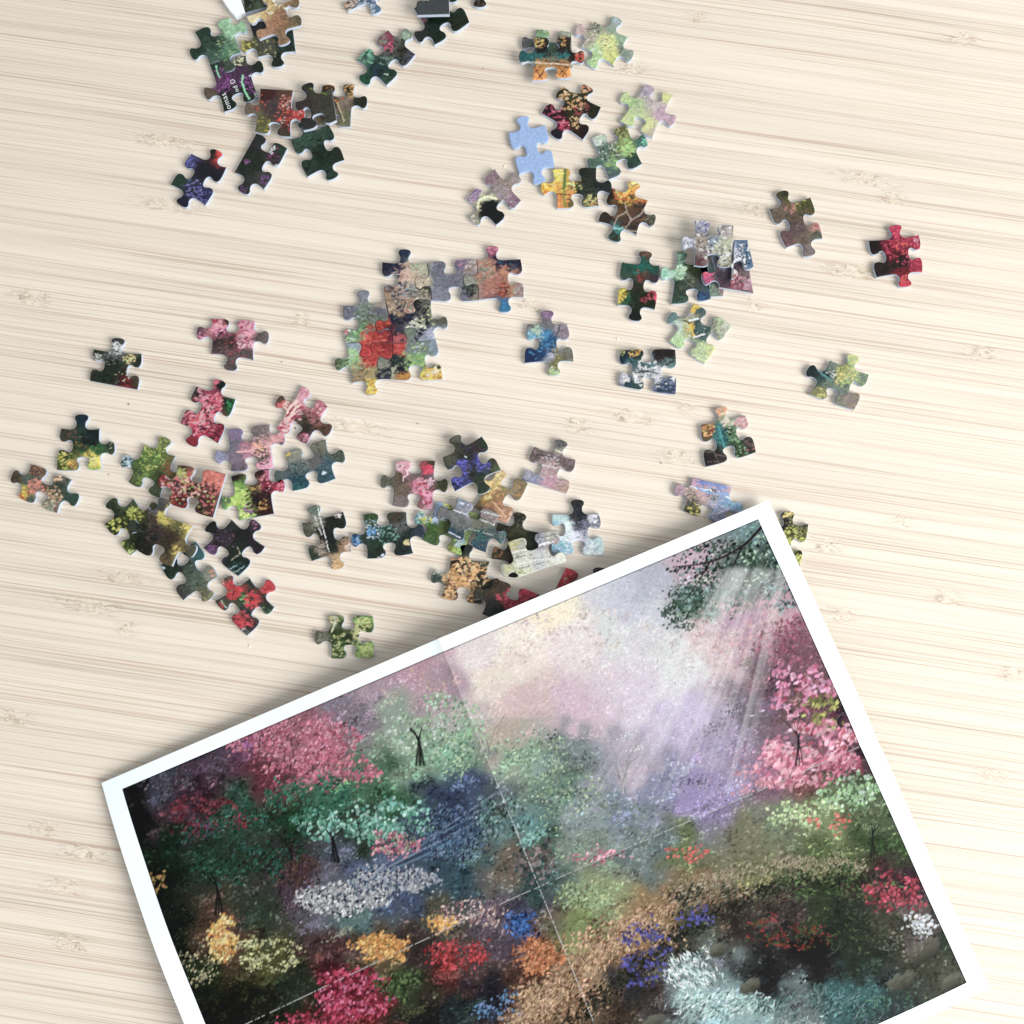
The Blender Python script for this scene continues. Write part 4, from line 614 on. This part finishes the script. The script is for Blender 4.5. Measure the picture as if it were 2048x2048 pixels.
def cluster(x, y, rx, ry, n, size, cols, th0=-0.3, asp=0.6, clump=8, op=0.95):
    cs = cols.split('/'); cen = []
    for _ in range(max(1, n // clump)):
        a = R.random() * 6.283; r = math.sqrt(R.random()); cen.append((x + rx * r * math.cos(a), y + ry * r * math.sin(a)))
    for _ in range(n):
        c = cen[R.integers(len(cen))]; px, py = to_r(c[0] + R.normal(0, 9), c[1] + R.normal(0, 5.5))
        k = size * 0.42 * R.uniform(0.6, 1.3)
        dab(px, py, k, k * asp, th0 + R.normal(0, 0.5), srgb(cs[R.integers(len(cs))]) * R.uniform(0.42, 1.1), op)
def stroke(pts, wd, col, op=0.9):
    P_ = [np.array(to_r(*p)) for p in pts]
    C_ = catmull(P_, max(14, int(sum(np.hypot(*(b_ - a_)) for a_, b_ in zip(P_, P_[1:])) / len(P_))) if wd < 4 else 45)
    for i, p in enumerate(C_): dab(p[0], p[1], wd * (1 - 0.55 * i / len(C_)), wd * (1 - 0.55 * i / len(C_)), 0, srgb(col), op)
# distant pale trees and branches
for (x, y, n) in [(800, 1400, 9), (1060, 1440, 8), (560, 1420, 8), (1180, 1460, 5), (1560, 1380, 5), (560, 1650, 7), (930, 1400, 6)]:
    for _ in range(n):
        a = R.uniform(-2.6, -0.6); l = R.uniform(30, 75); mx = x + R.uniform(-20, 20)
        stroke([(mx, y + R.uniform(10, 50)), (mx + l * .5 * math.cos(a) + R.uniform(-6, 6), y + l * .5 * math.sin(a)), (mx + l * math.cos(a), y + l * math.sin(a))], R.uniform(0.8, 1.4), '333' if y > 1500 or x < 700 else '676', 0.6)
cluster(570, 1395, 130, 40, 900, 6, 'e79/d68/f9b/fab/b56')
cluster(620, 1450, 110, 30, 500, 6, 'd68/b57/e79/f9a')
cluster(400, 1540, 80, 40, 260, 6, '934/a45/723')
cluster(330, 1480, 60, 25, 120, 5, '667/556/878')
cluster(700, 1545, 130, 40, 620, 6, '7cb/5a8/9dc/4a8/bed', asp=.8)
cluster(600, 1500, 80, 50, 420, 6, '386/275/497/165')
cluster(480, 1590, 120, 70, 700, 6, '265/153/376/142')
cluster(840, 1370, 90, 60, 620, 5, 'bdb/ded/9c9/ac9', asp=.8)
cluster(870, 1420, 60, 40, 260, 5, '8b9/bda/697')
cluster(1010, 1420, 70, 50, 300, 5, '9b9/ac9/bdb/798')
cluster(1080, 1500, 60, 60, 300, 5, '9b8/687/bca')
cluster(740, 1290, 110, 40, 120, 5, 'dba/fdc/eca', op=.6)
cluster(1090, 1190, 150, 70, 300, 6, 'fed/fdc/edc/ecd', op=.55)
cluster(1350, 1060, 90, 40, 360, 6, '354/243/465/132/8aa')
cluster(1330, 1130, 70, 45, 420, 6, '354/243/476/9bb/465')
cluster(1440, 1060, 45, 55, 420, 6, '354/132/576/bdb')
cluster(1470, 1120, 35, 30, 180, 6, '688/354/9bb')
cluster(1290, 1165, 40, 18, 150, 5, '576/465/354')
for pts, wd in [([(1440, 990), (1400, 1030), (1340, 1060), (1270, 1070)], 2.2), ([(1400, 1030), (1370, 1090), (1330, 1140)], 1.5), ([(1470, 1090), (1430, 1110), (1400, 1160)], 1.6), ([(1340, 1060), (1310, 1110), (1270, 1160)], 1.3)]: stroke(pts, wd, '322')
cluster(1400, 1180, 80, 60, 420, 6, 'ebb/daa/e9a/c9a', op=.7)
cluster(1330, 1240, 70, 60, 260, 6, 'edd/ebc/dcd', op=.5)
cluster(1480, 1210, 50, 50, 260, 6, 'c68/a57/956')
cluster(1510, 1300, 55, 50, 220, 9, 'f9c/e8a/fbd/c57', asp=.55, clump=9)
cluster(1550, 1340, 35, 35, 120, 8, 'cc5/aa4/773', asp=.5, clump=8)
cluster(1540, 1400, 90, 45, 420, 10, 'f9b/e8a/fbc/f8a/c56/fcd', asp=.5, clump=12)
cluster(1490, 1450, 80, 30, 220, 10, 'e8a/fab/d68/fbc', asp=.5, clump=12)
cluster(1590, 1445, 30, 25, 90, 9, 'e8a/c57', asp=.5)
cluster(1420, 1470, 30, 20, 60, 7, 'fab/e9a', asp=.5)
cluster(1600, 1490, 60, 30, 260, 7, 'ad9/8b7/cec/574', asp=.7)
cluster(1520, 1530, 70, 25, 200, 6, 'bd9/9b7/dea', asp=.7)
cluster(1560, 1550, 40, 14, 40, 6, 'e65/f87')
cluster(1370, 1440, 70, 60, 300, 5, 'aad/98b/b9c', op=.6)
cluster(1180, 1560, 80, 50, 260, 5, '9a8/788/abb', op=.6)
cluster(1300, 1610, 40, 16, 50, 6, 'e65/f76')
for q in range(22):
    x_ = 1120 + q * 13 + R.uniform(-8, 8); stroke([(1372 + q * 5, 1075), ((x_ + 1372 + q * 5) / 2 + 4, 1285), (x_, 1495)], R.uniform(4, 9), 'fff', R.uniform(0.015, 0.075))
for (x, y, h) in [(420, 1700, 60), (560, 1640, 70), (1500, 1420, 60), (800, 1420, 50), (1640, 1600, 50), (330, 1700, 50), (640, 1600, 40)]:
    for k2 in range(3): stroke([(x + k2 * 7, y + 20), (x + 4, y - h * .5), (x + R.uniform(-25, 25), y - h)], R.uniform(1.2, 2.4), '222', .8)
# slate blue slope and pale stony bank
for i in range(9):
    stroke([(600 + 18 * i, 1700 - 9 * i), (760 + 12 * i, 1640 - 11 * i), (900 + 8 * i, 1580 - 13 * i)], 2.2, ['457', '68a', '346', '89b'][i % 4], .55)
cluster(660, 1690, 85, 26, 1100, 5, 'ccc/bbb/eee/99a/335', th0=-.5, asp=.7, clump=10)
cluster(760, 1655, 80, 24, 800, 5, '9ab/bbc/457/ccc', th0=-.5, asp=.7)
cluster(860, 1570, 70, 50, 620, 5, '457/68a/346/335/79b', th0=-.6, asp=.5)
cluster(760, 1585, 40, 20, 160, 6, 'd79/fab/c57/9a8')
cluster(960, 1540, 40, 40, 220, 6, '588/7aa/9bb/354', th0=-1)
cluster(1020, 1620, 35, 40, 240, 7, '877/655/988/355', clump=6)
cluster(570, 1640, 40, 30, 160, 6, '755/643/544')
# warm patches, bushes, blossoms, stream bank
cluster(430, 1765, 20, 36, 460, 6, 'fc3/fd7/e92/fe9/d81', clump=30)
cluster(520, 1790, 60, 40, 220, 5, 'cc8/aa6/dd9/ee9')
cluster(380, 1810, 40, 40, 120, 5, 'aa7/665/cb8')
cluster(300, 1640, 20, 50, 60, 6, 'e85/b93/a83')
cluster(725, 1785, 48, 22, 420, 6, 'fb4/fc5/e92/d81', clump=20)
cluster(845, 1732, 20, 26, 150, 6, 'fb4/fc5/e92', clump=20)
cluster(680, 1870, 70, 45, 760, 6, 'c25/e47/a13/f7a/813', asp=.7)
cluster(600, 1920, 60, 20, 200, 6, 'c25/a13/e47')
cluster(870, 1800, 55, 26, 260, 6, 'c33/e45/a22')
cluster(900, 1720, 60, 26, 220, 5, 'caa/b77/ecb/867')
cluster(1130, 1610, 50, 10, 90, 5, 'c57/e8a/fbc')
cluster(995, 1745, 22, 26, 200, 6, '26b/48d/137')
cluster(1030, 1800, 40, 34, 420, 6, 'e84/c73/fa6/a52')
cluster(960, 1900, 50, 26, 160, 5, '59c/79d/346')
cluster(760, 1850, 40, 24, 200, 6, '463/684/342')
cluster(1180, 1770, 110, 40, 500, 7, 'ca7/a75/753/eb8/864', th0=-.5, asp=.45)
cluster(1060, 1880, 80, 45, 500, 7, 'ca7/a75/753/eb8/643', th0=-.3, asp=.45)
for q in range(70):
    t_ = q / 69; xx = 960 + 660 * t_; yy = 1960 - 340 * math.sin(min(1, t_ * 1.25) * 1.45) + 25 * max(0, t_ - .7); wd_ = 60 * (1 - t_) ** 1.3 + 13
    cluster(xx, yy, 16, wd_ * .5, int(26 + wd_ * .8), 6, 'ca7/b96/eb8/a75/853/da8' if t_ < .5 else 'ba8/986/a97/775', th0=-.45, asp=.4, clump=4)
    cluster(xx + 26, yy + wd_ * .9 + 16, 18, 9, 20, 6, '332/221/443/231', th0=-.5, asp=.5, clump=5)
cluster(1330, 1680, 90, 16, 260, 6, 'ba8/975/764', th0=-.3, asp=.5)
cluster(1500, 1640, 110, 18, 260, 6, '996/774/563', th0=-.25, asp=.5)
cluster(1110, 1690, 50, 26, 260, 5, '9b7/ac9/785')
cluster(1220, 1800, 45, 60, 200, 6, '55b/66c/448', th0=.9)
cluster(1300, 1720, 40, 20, 60, 6, '55b/66c', th0=.9)
cluster(1400, 1700, 140, 40, 460, 6, '443/332/554/665', asp=.5)
cluster(1600, 1660, 120, 40, 460, 6, '462/684/352/231', th0=.7, asp=.35)
cluster(1690, 1680, 50, 40, 260, 6, 'c35/b34/e57/823')
cluster(1740, 1740, 30, 20, 120, 6, 'eee/dde/cdd')
cluster(1480, 1760, 90, 30, 200, 6, '831/a33/462', th0=.8, asp=.4)
cluster(1650, 1760, 90, 40, 360, 6, '342/563/231', th0=.8, asp=.3)
cluster(1310, 1830, 46, 34, 420, 8, 'eff/cee/bdd/fff/688', th0=1.1, asp=.25)
cluster(1370, 1895, 90, 22, 560, 8, 'cee/adc/8bb/eff/577', th0=-.25, asp=.25)
cluster(1540, 1890, 130, 30, 360, 9, '588/366/799/244', th0=-.3, asp=.2)
cluster(1500, 1935, 90, 10, 120, 8, 'bcc/9aa', th0=-.3, asp=.2)
for (x, y, rx, ry) in [(1740, 1790, 46, 26), (1700, 1850, 40, 20), (1795, 1850, 34, 16), (1420, 1860, 24, 14), (1240, 1930, 30, 16), (1360, 1790, 18, 12)]:
    px, py = to_r(x, y); k = 0.44
    for q in range(60):
        a = R.random() * 6.283; rr = math.sqrt(R.random()); f = 0.5 + 0.5 * -math.sin(a) * rr
        dab(px + rx * k * rr * math.cos(a), py + ry * k * rr * math.sin(a), R.uniform(3, 6), R.uniform(1.5, 3), -.3, srgb('665') * (0.35 + 0.9 * max(0, f)), .7)
cluster(1700, 1890, 60, 20, 120, 5, '6a6/485/243', th0=1.2, asp=.2)
# fine canvas grain and the dark printed edge line
IMG *= (0.90 + 0.20 * R.random((PH, PW)))[..., None]
ed = np.minimum(np.minimum(xi, PW - 1 - xi), np.minimum(yi, PH - 1 - yi)); IMG *= np.where(ed < 2, 0.55, 1.0)[..., None]
# ink worn off along the two folds
wear = vnoise(xi / 4.0, yi / 4.0) * 0.6 + vnoise(xi / 1.5 + 9, yi / 1.5) * 0.6
cxf = PW / 2; cyf = PH / 2
m = ((np.abs(xi - cxf) < 0.9) & (wear > 0.52)) | ((np.abs(yi - cyf) < 0.9) & (wear > 0.5))
IMG[m] = np.maximum(IMG[m], srgb('ccc') * 0.75)
IMG = np.clip(grade(IMG, 0.72, 0.86), 0.004, 0.86)
poster = empty('folded_poster', TLc); tag(poster, 'glossy unfolded poster with white border, fold creases and a painted woodland garden', 'poster')
grid_obj('paper_sheet', 0, 1, 0, 1, 121, 121, 0.0, M_PAPER, poster, thick=0.00022)
grid_obj('garden_print', MS, 1 - MS, MT, 1 - MT, PW, PH, 0.00006, M_POSTER, poster, ink=IMG)
